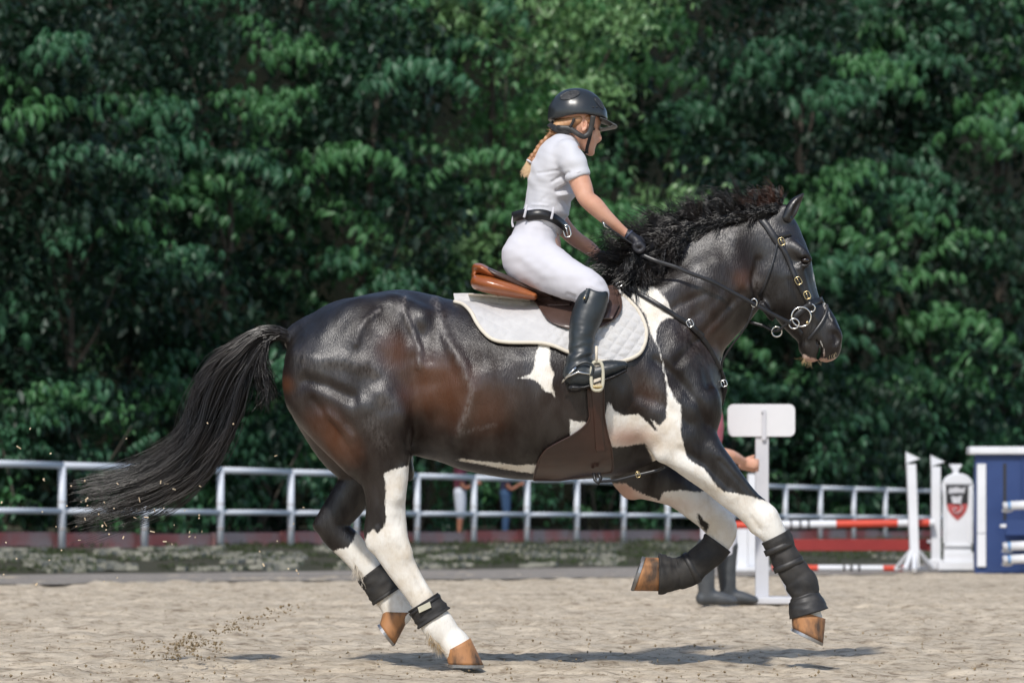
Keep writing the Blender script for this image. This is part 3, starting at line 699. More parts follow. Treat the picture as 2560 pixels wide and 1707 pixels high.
    # chest
    F.px([(1640, 990, 150, 0, .18), (1692, 1005, 104, 0, .16)], .05)
    F.px([(1708, 1040, 82, -.09, .085), (1716, 1075, 66, -.10, .07)], .03)
    F.px([(1708, 1040, 82, .09, .085), (1690, 1085, 70, .10, .07)], .03)
    # withers, neck
    F.px([(1380, 815, 50, 0, .07), (1470, 775, 48, 0, .06), (1545, 752, 46, 0, .05), (1610, 720, 60, 0, .06)], .05)
    F.px([(1625, 850, 158, 0, .155), (1690, 775, 156, 0, .125), (1765, 706, 146, 0, .108), (1826, 660, 124, 0, .095), (1876, 632, 108, 0, .085), (1925, 590, 74, 0, .072)], .04)
    F.px([(1640, 800, 100, -.05, .12), (1730, 745, 90, -.045, .10), (1820, 690, 62, -.04, .08)], .04)
    F.px([(1640, 800, 100, .05, .12), (1730, 745, 90, .045, .10), (1820, 690, 62, .04, .08)], .04)
    F.px([(1700, 850, 40, -.10, .05), (1770, 800, 36, -.09, .045), (1850, 720, 30, -.075, .035)], .03)   # brachiocephalic
    # head
    F.px([(1925, 588, 58, 0, .06), (1945, 640, 76, 0, .085), (1958, 690, 76, 0, .092), (1978, 738, 66, 0, .080), (2004, 786, 56, 0, .062), (2040, 829, 49, 0, .052), (2058, 857, 43, 0, .050)], .02)
    F.px([(2052, 775, 20, 0, .026), (2066, 805, 24, 0, .034), (2074, 832, 27, 0, .042)], .02)
    for s in (-1, 1):
        F.px([(1935, 700, 54, s*.055, .045), (1950, 735, 50, s*.052, .042)], .022)                       # jaw muscle
        F.px([(1983, 618, 18, s*.070, .022), (2004, 633, 17, s*.080, .02), (2020, 648, 10, s*.072, .016)], .016)   # brow
        F.px([(1998, 672, 10, s*.080, .014), (2020, 740, 9, s*.062, .012), (2032, 770, 6, s*.055, .01)], .012)     # facial crest
        F.px([(2080, 822, 15, s*.032, .018), (2090, 840, 17, s*.036, .020), (2086, 862, 15, s*.032, .018)], .014)  # nostril rim
        F.px([(1950, 545, 22, s*.045, .022), (1960, 530, 20, s*.045, .02)], .015)
        F.px([(2013, 651, 12, s*.094, .016)], .010, 's')                                                 # eye socket
        F.px([(2004, 640, 5, s*.090, .010), (2015, 636, 5, s*.088, .010), (2025, 645, 4, s*.080, .009)], .006)
        F.px([(2004, 662, 4, s*.088, .010), (2015, 666, 4, s*.086, .010), (2025, 658, 3, s*.08, .009)], .006)
        F.px([(2088, 836, 7.5, s*.052, .02), (2092, 849, 7.5, s*.052, .02), (2085, 860, 5, s*.050, .014)], .008, 's')
        F.px([(1905, 760, 10, s*.085, .02), (1930, 795, 8, s*.075, .018)], .012)
    F.px([(2070, 852, 30, 0, .045), (2076, 876, 23, 0, .042), (2066, 892, 13, 0, .035)], .018)              # upper lip
    F.px([(2020, 868, 24, 0, .040), (2030, 886, 20, 0, .036), (2016, 893, 10, 0, .03)], .014)               # lower lip, chin
    F.px([(2044, 895, 5, 0, .06), (2050, 872, 4, 0, .06), (2038, 850, 2.5, 0, .06)], .006, 's')             # mouth line
    # flank hollow, girth and muscle separations
    F.px([(1762, 900, 9, -.215, .03), (1775, 960, 8, -.20, .03)], .03, 's')
    V, Fc = F.nets(1)
    N = vnormals(V, Fc)
    px, py = toPX(V); near = np.clip(-V[:, 1]/.03, 0, 1)*np.clip(-N[:, 1]*2, 0, 1)
    d = np.zeros(len(V))
    sc = [([(1013, 741), (1010, 780), (1033, 829), (1048, 871), (1046, 915)], 8, .006), ([(1025, 760), (1035, 800), (1055, 840), (1070, 900)], 14, -.005),
          ([(950, 776), (915, 800), (899, 825), (890, 860)], 8, .005), ([(890, 780), (850, 815), (830, 850)], 18, -.004),
          ([(1090, 749), (1113, 841), (1159, 917), (1182, 978), (1167, 1032), (1144, 1086)], 15, .010), ([(1100, 960), (1100, 1040)], 40, -.014),
          ([(765, 948), (820, 965), (880, 994)], 17, -.010), ([(1034, 900), (1040, 980), (1036, 1060), (1024, 1120)], 20, -.007),
          ([(740, 880), (800, 900), (870, 900), (930, 930), (950, 980)], 22, .007), ([(915, 930), (935, 950)], 20, -.008), ([(905, 1010), (915, 1070)], 20, .006), ([(870, 1060), (900, 1120)], 14, -.006),
          ([(815, 1036), (850, 1062), (880, 1093)], 12, .006), ([(783, 1000), (850, 1090), (895, 1160)], 9, -.005),
          ([(935, 1190), (950, 1260), (945, 1310)], 8, -.005), ([(975, 1200), (985, 1280)], 10, .003), ([(1000, 1370), (1030, 1420), (1060, 1480)], 6, -.003),
          ([(1640, 900), (1690, 940), (1745, 1010), (1770, 1060)], 12, -.007), ([(1600, 990), (1660, 1010), (1720, 1060)], 16, -.006), ([(1610, 930), (1680, 1000)], 20, .005),
          ([(1695, 905), (1745, 850), (1800, 790), (1855, 735)], 12, -.008), ([(1640, 740), (1700, 700), (1780, 650)], 22, .005), ([(1650, 790), (1700, 760), (1760, 735)], 10, -.004),
          ([(1800, 1150), (1850, 1205), (1890, 1250)], 7, -.004), ([(1700, 1120), (1760, 1160), (1820, 1220)], 8, -.004), ([(1900, 1275), (1915, 1310)], 8, .003), ([(1880, 1295), (1900, 1325)], 6, -.004),
          ([(1895, 650), (1885, 700), (1895, 750)], 8, -.008), ([(1990, 690), (2020, 750), (2040, 800)], 7, .003), ([(1975, 700), (2005, 770)], 8, -.003), ([(1150, 1120), (1290, 1140)], 20, .004),
          ([(1300, 900), (1320, 1000), (1310, 1080)], 18, .003), ([(1250, 900), (1262, 1000), (1250, 1080)], 18, .003)]
    for pl, sg, hh in sc: d += 1.35*hh*np.exp(-(seg_dist(px, py, pl)/sg)**2)*near
    d += ((vnoise(px/46+3, py/60, 21)-.5)*.010+(vnoise(px/21, py/30+5, 22)-.5)*.0035)*near*np.clip((1230-py)/120, 0, 1)
    wr = (vnoise(px/11+py/19, py/26-px/60, 5)-.5)*.0035*np.clip(1-np.abs(seg_dist(px, py, [(1640, 760), (1760, 800), (1840, 740)]))/90, 0, 1)
    V = V+N*(d+wr*near)[:, None]
    o = from_np('body', V, Fc, M['coat'], horse)
    # coat pattern
    A1 = [(1580, 715), (1626, 715), (1645, 726), (1664, 745), (1676, 764), (1691, 797), (1672, 797), (1653, 806), (1643, 826), (1643, 852), (1653, 883), (1664, 921), (1672, 963), (1691, 1001), (1704, 1013), (1706, 1042), (1704, 1080),
          (1710, 1109), (1719, 1139), (1736, 1156), (1761, 1168), (1774, 1185), (1790, 1210), (1812, 1227), (1837, 1229), (1910, 1247), (2100, 1300), (2200, 1700), (1700, 1700), (1860, 1320), (1760, 1235), (1640, 1175), (1612, 1112), (1525, 1122),
          (1508, 1042), (1521, 999), (1536, 1022), (1559, 1037), (1594, 1033), (1617, 1041), (1651, 1060), (1664, 1045), (1666, 1003), (1663, 964), (1655, 907), (1643, 869), (1628, 838), (1619, 811), (1613, 788), (1590, 762), (1575, 742)]
    Bp = [(1349, 850), (1376, 850), (1377, 903), (1387, 934), (1381, 961), (1389, 984), (1389, 1003), (1379, 984), (1360, 980), (1349, 961), (1326, 948), (1291, 947), (1326, 934), (1335, 911), (1337, 888)]
    Cp = [(1423, 1045), (1444, 1052), (1475, 1054), (1475, 1090), (1433, 1094), (1423, 1087)]
    Dp = [(1150, 1142), (1230, 1152), (1291, 1158), (1380, 1161), (1380, 1188), (1337, 1186), (1253, 1172), (1196, 1161), (1138, 1150)]
    Ep = [(957, 1181), (986, 1170), (1014, 1163), (1100, 1150), (1400, 1800), (900, 1800), (880, 1348), (910, 1348), (921, 1327), (932, 1320), (945, 1331), (957, 1316), (964, 1291), (961, 1263), (964, 1227)]
    Fp = [(914, 1298), (893, 1320), (882, 1348), (868, 1366), (846, 1370), (800, 1390), (860, 1640), (1080, 1640), (1100, 1300)]
    Gp = [(1538, 1206), (1563, 1206), (1597, 1227), (1647, 1248), (1656, 1227), (1702, 1223), (1744, 1227), (1800, 1215), (1900, 1300), (1900, 1500), (1500, 1500), (1480, 1210)]
    Sp = [(1745, 1284), (1757, 1300), (1772, 1312), (1766, 1326), (1752, 1312)]
    H1 = [(2026, 672), (2040, 690), (2060, 745), (2080, 800), (2077, 806), (2052, 752), (2034, 700)]
    H2 = [(1994, 884), (2016, 907), (2050, 916), (2092, 900), (2094, 889), (2075, 896), (2058, 893), (2030, 895), (2012, 885)]
    H3 = [(2047, 848), (2055, 855), (2063, 880), (2062, 896), (2058, 896), (2056, 872)]
    nearm = V[:, 1] < 0
    wv = np.full(len(V), -40.0)
    for poly in (A1, Ep): wv = np.where(nearm, np.maximum(wv, poly_sd(px, py, poly)), wv)
    for poly in (Bp, Cp, Dp, H1, H2, H3): wv = np.maximum(wv, poly_sd(px, py, poly))
    for poly in (Fp, Gp): wv = np.where(~nearm & (py > 1150), np.maximum(wv, poly_sd(px, py, poly)), wv)
    wv = np.where(~nearm, np.minimum(wv, -poly_sd(px, py, Sp)), wv)
    wv = np.where(nearm, np.minimum(wv, -poly_sd(px, py, [(1590, 1010), (1612, 1020), (1640, 1075), (1600, 1035)])), wv)
    me = o.data
    a = me.attributes.new('white', 'FLOAT', 'POINT'); a.data.foreach_set('value', np.clip(wv/14, -1, 1).astype(np.float32))
    br = np.zeros(len(V))
    for c, r, s_ in (((1085, 950), 90, 1), ((1150, 1010), 90, .6), ((800, 1060), 80, .8), ((860, 1130), 60, .7), ((980, 870), 55, .7), ((1000, 1000), 60, .25), ((1590, 960), 60, .6), ((1640, 1000), 40, .5), ((1860, 700), 40, .9), ((1800, 850), 60, .6),
                     ((1740, 760), 90, .3), ((1250, 1000), 90, .45), ((1400, 1010), 80, .2), ((1990, 810), 30, .4), ((1230, 1100), 80, .3), ((712, 960), 30, 1)):
        br += s_*np.exp(-((px-c[0])**2+(py-c[1])**2)/r**2)
    a = me.attributes.new('brown', 'FLOAT', 'POINT'); a.data.foreach_set('value', np.clip(br*.55, 0, 1).astype(np.float32))
    pk = np.exp(-((px-1570)**2/60**2+(py-1095)**2/28**2))*.9+np.exp(-((px-2045)**2/60**2+(py-900)**2/22**2))*1.2+np.exp(-((px-1560)**2/50**2+(py-1230)**2/40**2))*1.1+np.exp(-((px-1650)**2/100**2+(py-1262)**2/22**2))*.5
    streak_v = np.zeros(len(V))  # streaks along dried sweat and highlight lines, the highlights painted in
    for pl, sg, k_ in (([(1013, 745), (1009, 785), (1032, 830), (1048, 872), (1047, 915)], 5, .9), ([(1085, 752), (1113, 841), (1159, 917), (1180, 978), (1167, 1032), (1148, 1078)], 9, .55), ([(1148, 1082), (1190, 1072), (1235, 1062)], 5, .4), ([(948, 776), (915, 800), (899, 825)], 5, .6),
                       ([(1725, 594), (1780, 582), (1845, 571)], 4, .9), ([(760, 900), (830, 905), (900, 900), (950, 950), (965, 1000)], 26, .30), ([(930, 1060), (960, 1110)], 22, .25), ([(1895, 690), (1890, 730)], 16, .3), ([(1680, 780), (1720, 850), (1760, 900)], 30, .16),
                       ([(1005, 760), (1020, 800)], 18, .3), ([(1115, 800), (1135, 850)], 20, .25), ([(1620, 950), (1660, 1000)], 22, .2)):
        streak_v = np.maximum(streak_v, k_*np.exp(-(seg_dist(px, py, pl)/sg)**2))
    a = me.attributes.new('sweat_sheen', 'FLOAT', 'POINT'); a.data.foreach_set('value', (streak_v*(V[:, 1] < 0)).astype(np.float32))
    a = me.attributes.new('pink', 'FLOAT', 'POINT'); a.data.foreach_set('value', np.clip(pk, 0, 1).astype(np.float32))
    return o, V, Fc
hbody, HV, HF = build_horse()
HB = BVHTree.FromPolygons([tuple(v) for v in HV.tolist()], HF.tolist())

def body_y(x, z, side=-1, tree=None, dflt=None):
    h = (tree or HB).ray_cast(Vector((x, side*3.0, z)), Vector((0, -side, 0)))
    return (h[0].y if h[0] is not None else dflt), (h[1] if h[0] is not None else None)

def loftmesh(secs, n=28, sub=4, ridges=(), lump=0.0, seed=1, cap=True, world=False):
    """swept elliptical sleeve; secs rows px,py,r,y,w ; ridges: (t, height m, width) along the length"""
    A = catmull([(*P(a, b, y), L(r, y), w_) for a, b, r, y, w_ in secs] if not world else secs, sub); m = len(A); V = []
    for i in range(m):
        t = A[min(i+1, m-1), :3]-A[max(i-1, 0), :3]; t /= np.linalg.norm(t)+1e-9
        u = np.cross(t, (0, 1, 0)); u /= np.linalg.norm(u)+1e-9; f = i/(m-1)
        e = sum(h*math.exp(-((f-tc)/wd)**2) for tc, h, wd in ridges)
        for k in range(n):
            th = 2*math.pi*k/n; l = lump*(vnoise(np.array([th*2.2+seed*7.]), np.array([f*9.+seed]))[0]-.5)*2 if lump else 0
            V.append(A[i, :3]+u*math.cos(th)*(A[i, 3]+e+l)+np.array((0, 1, 0))*math.sin(th)*(A[i, 4]+e+l))
    F = [(i*n+k, i*n+(k+1) % n, (i+1)*n+(k+1) % n, (i+1)*n+k) for i in range(m-1) for k in range(n)]
    if cap: F += [tuple(range(n-1, -1, -1)), tuple((m-1)*n+k for k in range(n))]
    return V, F
def sleeve(name, secs, mat, parent, **k):
    V, F = loftmesh(secs, **k); mb = MB(); mb.add(V, F); return mb.build(name, mat, parent, smooth=True)

# hooves: ring loft between the coronet segment and the sole segment
def hoof(TB, TF, BB, BF, y, w0, w1, lab=None):
    mb = MB(); n = 26; V = []; rows = 7
    def seg(a, b, t): return np.array(P(a[0]+(b[0]-a[0])*t, a[1]+(b[1]-a[1])*t, y))
    for i in range(rows):
        t = i/(rows-1); b_, f_ = seg(TB, BB, t), seg(TF, BF, t); c = (b_+f_)/2; a = (f_-b_)/2; ww = w0+(w1-w0)*t
        g = 1+.012*math.sin(i*3.1)
        for k in range(n):
            th = 2*math.pi*k/n; cx, sy = math.cos(th), math.sin(th)
            if cx < 0: cx *= .92
            V.append(c+a*cx*g+np.array((0, 1, 0))*ww*sy*g)
    F = [(i*n+k, i*n+(k+1) % n, (i+1)*n+(k+1) % n, (i+1)*n+k) for i in range(rows-1) for k in range(n)]+[tuple(range(n-1, -1, -1)), tuple((rows-1)*n+k for k in range(n))]
    mb.add(V, F); h = mb.build('hoof', M['hoof'], horse, smooth=True)
    h.data.materials.append(M['hoof_dark']); h.data.polygons[len(h.data.polygons)-1].material_index = 1
    # shoe
    b_, f_ = np.array(P(*BB, y)), np.array(P(*BF, y)); c = (b_+f_)/2; a = (f_-b_)/2; dn = c-(np.array(P(*TB, y))+np.array(P(*TF, y)))/2; nrm = np.cross(a, (0, 1, 0)); nrm /= np.linalg.norm(nrm); nrm *= np.sign(np.dot(nrm, dn))
    V = []; n2 = 30; F = []
    for k in range(n2):
        th = math.radians(-155+310*k/(n2-1))
        for rr, dd in ((1.03, .0), (1.03, .011), (.72, .011), (.72, .0)):
            V.append(c+a*math.cos(th)*rr+np.array((0, 1, 0))*w1*math.sin(th)*rr+nrm*dd)
    for k in range(n2-1):
        for j in range(4): F.append((k*4+j, k*4+(j+1) % 4, (k+1)*4+(j+1) % 4, (k+1)*4+j))
    F += [(0, 1, 2, 3), ((n2-1)*4+3, (n2-1)*4+2, (n2-1)*4+1, (n2-1)*4)]
    MB().add(V, F).build('horseshoe', M['steel'], h)
    return h
hoof((1110, 1630), (1176, 1594), (1117, 1659), (1209, 1661), -.15, .052, .064)
hoof((955, 1528), (1030, 1530), (948, 1556), (988, 1610), .16, .050, .058)
hoof((1973, 1518), (2064, 1546), (1978, 1568), (2058, 1607), -.165, .052, .062)
hoof((1650, 1390), (1648, 1477), (1614, 1389), (1584, 1476), .16, .050, .060)
# leg boots
b = sleeve('tendon_boot', [(1938, 1340, 36, -.165, .042), (1946, 1356, 38, -.165, .043), (1961, 1388, 36, -.165, .041), (1972, 1408, 38, -.165, .042), (1983, 1428, 37, -.165, .042), (2000, 1452, 41, -.165, .047), (2010, 1476, 37, -.165, .045), (2014, 1492, 33, -.165, .042)],
           M['boot_neoprene'], horse, sub=6, ridges=[(.02, .003, .03), (.24, -.0035, .025), (.46, -.0035, .025), (.66, -.003, .025)], lump=.004)
lb = sleeve('strap', [(1944, 1362, 38.5, -.165, .0445), (1950, 1376, 38.5, -.165, .0442)], M['rubber'], b, sub=2)
lb = sleeve('strap', [(1968, 1404, 40, -.165, .045), (1974, 1418, 40, -.165, .045)], M['rubber'], b, sub=2)
bb = sleeve('bell_boot', [(2009, 1484, 32, -.165, .042), (2013, 1496, 41, -.165, .05), (2017, 1512, 47, -.165, .058), (2023, 1533, 49, -.165, .064)], M['rubber'], horse, sub=5, lump=.003, seed=4, ridges=[(.1, .003, .06), (.97, .003, .03)])
b = sleeve('tendon_boot', [(1795, 1356, 38, .16, .045), (1780, 1376, 38, .16, .043), (1752, 1402, 37, .16, .042), (1728, 1420, 40, .16, .044), (1704, 1431, 41, .16, .046), (1690, 1434, 37, .16, .043)],
           M['boot_neoprene'], horse, sub=6, ridges=[(.03, .003, .03), (.5, -.003, .05)], lump=.003, seed=2)
sleeve('strap', [(1735, 1416, 42, .16, .0465), (1722, 1423, 42.5, .16, .0470)], M['rubber'], b, sub=2)
sleeve('bell_boot', [(1698, 1432, 38, .16, .043), (1676, 1434, 44, .16, .052), (1658, 1434, 49, .16, .060), (1646, 1434, 51, .16, .063)], M['boot_neoprene'], horse, sub=5, lump=.004, seed=6)
b = sleeve('fetlock_boot', [(1057, 1504, 44, -.15, .043), (1066, 1518, 44, -.15, .044), (1078, 1534, 46, -.15, .046), (1086, 1546, 47, -.15, .047)], M['boot_neoprene'], horse, sub=6, lump=.003, seed=9, ridges=[(.95, .003, .06), (.05, .002, .05)])
mb = MB(); q = [P(1048, 1514, 0), P(1078, 1500, 0), P(1082, 1514, 0), P(1052, 1528, 0)]
mb.prism([(x, z) for x, _, z in q], -.204, -.198); mb.build('logo_patch', M['patch'], b, bevel=.001)
sleeve('strap', [(1060, 1509, 46, -.15, .0455), (1064, 1515, 46, -.15, .0457)], M['rubber'], b, sub=2)
b = sleeve('fetlock_boot', [(927, 1428, 40, .16, .042), (945, 1452, 42, .16, .044), (960, 1474, 43, .16, .046), (970, 1489, 42, .16, .046)], M['boot_neoprene'], horse, sub=6, lump=.003, seed=12, ridges=[(.95, .004, .06)])
sleeve('strap', [(966, 1482, 44.5, .16, .0485), (970, 1488, 44, .16, .0485)], M['rubber'], b, sub=2)
# eye and ear
for s in (-1, 1):
    yy, _ = body_y(*[P(2013, 651, s*.07)[i] for i in (0, 2)], s, dflt=s*.08)
    me = MB(); prof = [(.0165*math.sin(math.pi*i/12), -.0165*math.cos(math.pi*i/12)) for i in range(13)]
    me.lathe(P(2013, 651, s*.079), [(max(r, .0004), z*.75) for r, z in prof], 20); me.build('eye', M['eye'], horse, smooth=True)
def ear(s):
    F = Field(P(1950, 590, s*.045-.07), P(2030, 465, s*.045+.07), .003)
    y = s*.05
    F.px([(1966, 545, 15, y, .022), (1976, 528, 17, y, .024), (1988, 508, 13.5, y, .020), (2000, 494, 7, y, .012), (2008, 485, 2.5, y, .004)], .004)
    F.px([(1984, 540, 8, y-.018, .012), (1992, 518, 7.5, y-.018, .014), (2002, 499, 3.5, y-.012, .008)], .006, 's')
    V, Fc = F.nets(1); o = from_np('ear', V, Fc, M['mane'], horse)
ear(-1); ear(1)

# ------------------------------------------------------------------ tail, mane, feathers
def bundle(guides, n, m, jit, curl, seed, y0=0.0, ys=.05, lmin=.55, spread=1.0):
    """guides: list of px polylines [(px,py)] with equal counts -> strands interpolated between them"""
    r = np.random.default_rng(seed); G = np.array(guides, float)
    T = np.array([catmull(g, 8) for g in G]); mm = T.shape[1]
    out = np.empty((n, m, 3), np.float32); k = r.random(n)*(len(G)-1); a = r.integers(0, 1, n)
    for i in range(n):
        i0 = min(int(k[i]), len(G)-2); f = k[i]-i0; c = T[i0]*(1-f)+T[i0+1]*f
        ln = lmin+(1-lmin)*r.random()**.6; st = .0 if r.random() < .6 else r.random()*.35*ln
        t = np.linspace(st, ln, m); idx = t*(mm-1); c2 = np.stack([np.interp(idx, np.arange(mm), c[:, j]) for j in (0, 1)], 1)
        tt = np.linspace(0, 1, m); ph = r.random(4)*6.28; fr = 1.5+r.random(2)*2.5
        dx = r.normal()*jit*tt*spread+curl*tt**.7*np.sin(fr[0]*tt*4+ph[0]); dy = r.normal()*jit*tt*spread+curl*tt**.7*np.sin(fr[1]*tt*4+ph[1])
        y = y0+r.normal()*ys*(.35+tt*.8)+.006*np.sin(fr[0]*tt*4+ph[2])
        s = (DIST+y)/DIST/PXM
        out[i, :, 0] = (c2[:, 0]+dx-CX)*s; out[i, :, 1] = y; out[i, :, 2] = ZC+(HY-c2[:, 1]-dy)*s
    return out
G1 = [(722, 833), (690, 822), (640, 826), (588, 858), (535, 900), (492, 975), (466, 1060), (420, 1125), (330, 1180), (190, 1210)]
G2 = [(722, 840), (688, 832), (645, 845), (603, 890), (560, 945), (528, 1010), (500, 1090), (440, 1165), (335, 1220), (195, 1262)]
G3 = [(722, 848), (690, 845), (656, 870), (630, 920), (608, 980), (588, 1050), (550, 1130), (480, 1210), (370, 1270), (185, 1325)]
def tail_locks(n, per, m, seed):
    r = np.random.default_rng(seed); G = np.array([G1, G2, G3], float); T = np.array([catmull(g, 8) for g in G]); mm = T.shape[1]; out = []
    for k in range(n):
        kk = r.random()*1.999; i0 = int(kk); f = kk-i0; c = T[i0]*(1-f)+T[i0+1]*f; ph, fr = r.random()*6.28, 2.2+r.random()*2.2; am = 4+10*r.random(); ln = .5+.5*r.random()**.5; st = 0 if r.random() < .55 else r.random()*.4*ln; y0 = r.normal()*.03; fan = r.normal(size=2)*7
        for i in range(per):
            t = np.linspace(st, ln*(.86+.16*r.random()), m).clip(0, 1); idx = t*(mm-1); c2 = np.stack([np.interp(idx, np.arange(mm), c[:, j]) for j in (0, 1)], 1); tt = np.linspace(0, 1, m)
            o = r.normal(size=3); d = am*t*np.sin(fr*6.28*t+ph+o[2]*.15); x = c2[:, 0]+d*.6+o[0]*(2.5+3.5*t*t)+fan[0]*t*t*2+r.normal()*6*t**5; z = c2[:, 1]+d+o[1]*(2.5+3.0*t*t)+fan[1]*t*t*2+r.normal()*7*t**5
            y = y0*(.4+t)+o[2]*.006; s = (DIST+y)/DIST/PXM; out.append(np.stack([(x-CX)*s, y, ZC+(HY-z)*s], 1))
    return np.array(out, np.float32)
S = np.concatenate([tail_locks(230, 17, 22, 3), bundle([G1, G2, G3], 420, 22, 20, 8, 4, 0, .05, .5),
                    bundle([[(700, 838), (672, 850), (662, 890), (666, 930), (678, 965), (690, 1010)], [(700, 842), (660, 860), (640, 910), (640, 950), (655, 990), (640, 1030)]], 360, 22, 9, 5, 5, -.02, .025, .4)])
tail = strands('tail', S, np.where(np.arange(len(S)) % 3, .0014, .0019), .0007, M['mane'], horse)
F = Field(P(170, 1350, -.12), P(740, 800, .12), .010)
F.px([(732, 842, 15, 0, .03), (690, 834, 15, 0, .03), (645, 850, 17, 0, .03), (600, 892, 28, 0, .03), (560, 955, 32, 0, .03), (535, 1030, 32, 0, .03), (500, 1105, 26, 0, .028), (445, 1175, 18, 0, .02), (390, 1220, 8, 0, .01)], .01)
V, Fc = F.nets(1); from_np('tail_core', V, Fc, M['mane_dark'], horse)

r = np.random.default_rng(41)
def lock(p0, y0, ang, bend, wave, ln, n, w0, dy, m=15):
    """one wavy lock: n strands following a bent guide, drawn together at the tip"""
    ph, fr = r.random()*6.28, .8+r.random()*.9; out = []
    off = r.normal(size=(n, 3))*w0
    for i in range(n):
        l = ln*(.42+.62*r.random()); x, z = p0[0]+off[i, 0], p0[1]+off[i, 1]; a0 = ang+r.normal()*.045; b_ = bend+r.normal()*.09; f = r.normal()*.22; pts = []
        for j in range(m):
            t = j/(m-1); y = y0+dy*t+off[i, 2]/PXM*(1-.3*t)+.006*math.sin(fr*6*t+ph); pts.append(P(x, z, y))
            a = a0+b_*t+wave*math.sin(fr*6.28*t+ph)+f*max(0, t-.6); x += math.cos(a)*l/(m-1)-off[i, 0]*.05; z -= math.sin(a)*l/(m-1)+off[i, 1]*.05
        out.append(pts)
    return out
crest = catmull([(1560, 700), (1592, 665), (1632, 622), (1680, 592), (1740, 572), (1800, 556), (1860, 542), (1910, 528), (1952, 516)], 10); S = []; SR = []
for i in range(240):                                    # standing crest hair, blown up and back
    u = (i+r.random())/240; c = crest[int(u*(len(crest)-1))]; g = math.sin(u*37)+.5*math.sin(u*83)
    ln = (84+16*g)*(1.28 if u < .22 else 1 if u < .75 else .78)*(.85+.45*r.random())
    (SR if u > .80 and r.random() < .35 else S).extend(lock(c+r.normal(size=2)*(4, 5), r.normal()*.018, math.radians(84+14*g+r.normal()*13), 1.45+.5*g+r.normal()*.45, .55*r.random(), ln, 20, 4.0, -.02*r.random()-.01))
for i in range(150):                                    # hair lying back over the near side just under the crest
    u = r.random()**1.25; c = crest[int(u*(len(crest)-1))]
    S.extend(lock(c+np.array((r.normal()*4, 4+r.normal()*5)), -.045-.02*r.random(), math.radians(150+40*r.random()), .8+r.normal()*.5, .4*r.random(), 38+62*(1-u)+16*r.random(), 15, 3, -.045*(1-u)-.01))
for i in range(150):                                    # mass tumbling over the lower neck round the hands
    u = r.random(); c = np.array((1562+160*u, 664-84*u+r.normal()*13))
    S.extend(lock(c, -.075-.035*r.random()-.035*(1-u), math.radians((238 if u < .35 else 205)+60*r.random()-20*u), r.normal()*.9, .75*r.random(), (62+40*r.random())*(1.0-.2*u), 18, 4.0, -.035*(1-u)-.02))
strands('mane', np.array(S), .0015, .0007, M['mane'], horse)
for i in range(16):
    u = .8+.2*r.random(); c = crest[int(u*(len(crest)-1))]; SR.extend(lock(c, -.02, math.radians(110+r.normal()*18), 1.0+r.normal()*.5, .4, 58+20*r.random(), 14, 3, -.02))
strands('forelock', np.array(SR), .0013, .0005, M['mane_red'], horse)
F = Field(P(1480, 760, -.2), P(1990, 440, .1), .009)
F.px([(1560, 690, 30, -.02, .05), (1610, 630, 32, -.01, .04), (1660, 592, 30, 0, .035), (1720, 566, 28, 0, .03), (1790, 546, 26, 0, .03), (1860, 530, 24, 0, .03), (1920, 524, 20, 0, .03), (1952, 530, 14, 0, .03)], .01)
F.px([(1560, 680, 20, -.09, .03), (1585, 668, 26, -.10, .03), (1625, 645, 24, -.10, .025), (1665, 615, 18, -.08, .025)], .02)
V, Fc = F.nets(1); from_np('mane_core', V, Fc, M['mane_dark'], horse)
# poll hair between the bridle and the ear, chin whiskers, fetlock feathers
def tufts(name, roots, n, ang, l, spread, mat, seed, r0=.0012, y=-.15, ys=.03):
    r = np.random.default_rng(seed); S = []
    for i in range(n):
        a, b_ = roots[0], roots[1]; t = r.random(); x, yy = a[0]+(b_[0]-a[0])*t, a[1]+(b_[1]-a[1])*t; y_ = y+r.normal()*ys
        th = math.radians(ang+r.normal()*spread); st = l*(.5+.5*r.random())/7; c = r.normal()*.5; pts = []
        for j in range(8):
            pts.append(P(x, yy, y_)); x += math.cos(th+c*j/7)*st; yy -= math.sin(th+c*j/7)*st
        S.append(pts)
    return strands(name, np.array(S), r0, .0004, mat, horse)
tufts('fetlock_feather', [(1066, 1572), (1098, 1612)], 420, -78, 36, 13, M['white_hair'], 1, ys=.022)
tufts('fetlock_feather', [(1074, 1585), (1100, 1612)], 160, -84, 30, 10, M['tan_hair'], 2, ys=.02, y=-.17)
tufts('leg_feather', [(880, 1400), (912, 1440)], 160, -85, 42, 9, M['white_hair'], 3, y=.15, ys=.018)
tufts('chin_whiskers', [(2000, 890), (2030, 905)], 34, -110, 20, 22, M['tan_hair'], 4, .0004, y=-.02, ys=.02)
tufts('lip_whiskers', [(2040, 905), (2092, 880)], 24, -70, 14, 30, M['tan_hair'], 5, .0004, y=-.02, ys=.02)
tufts('nostril_whiskers', [(2060, 790), (2095, 820)], 18, 40, 16, 30, M['mane'], 6, .0006, y=-.02, ys=.02)

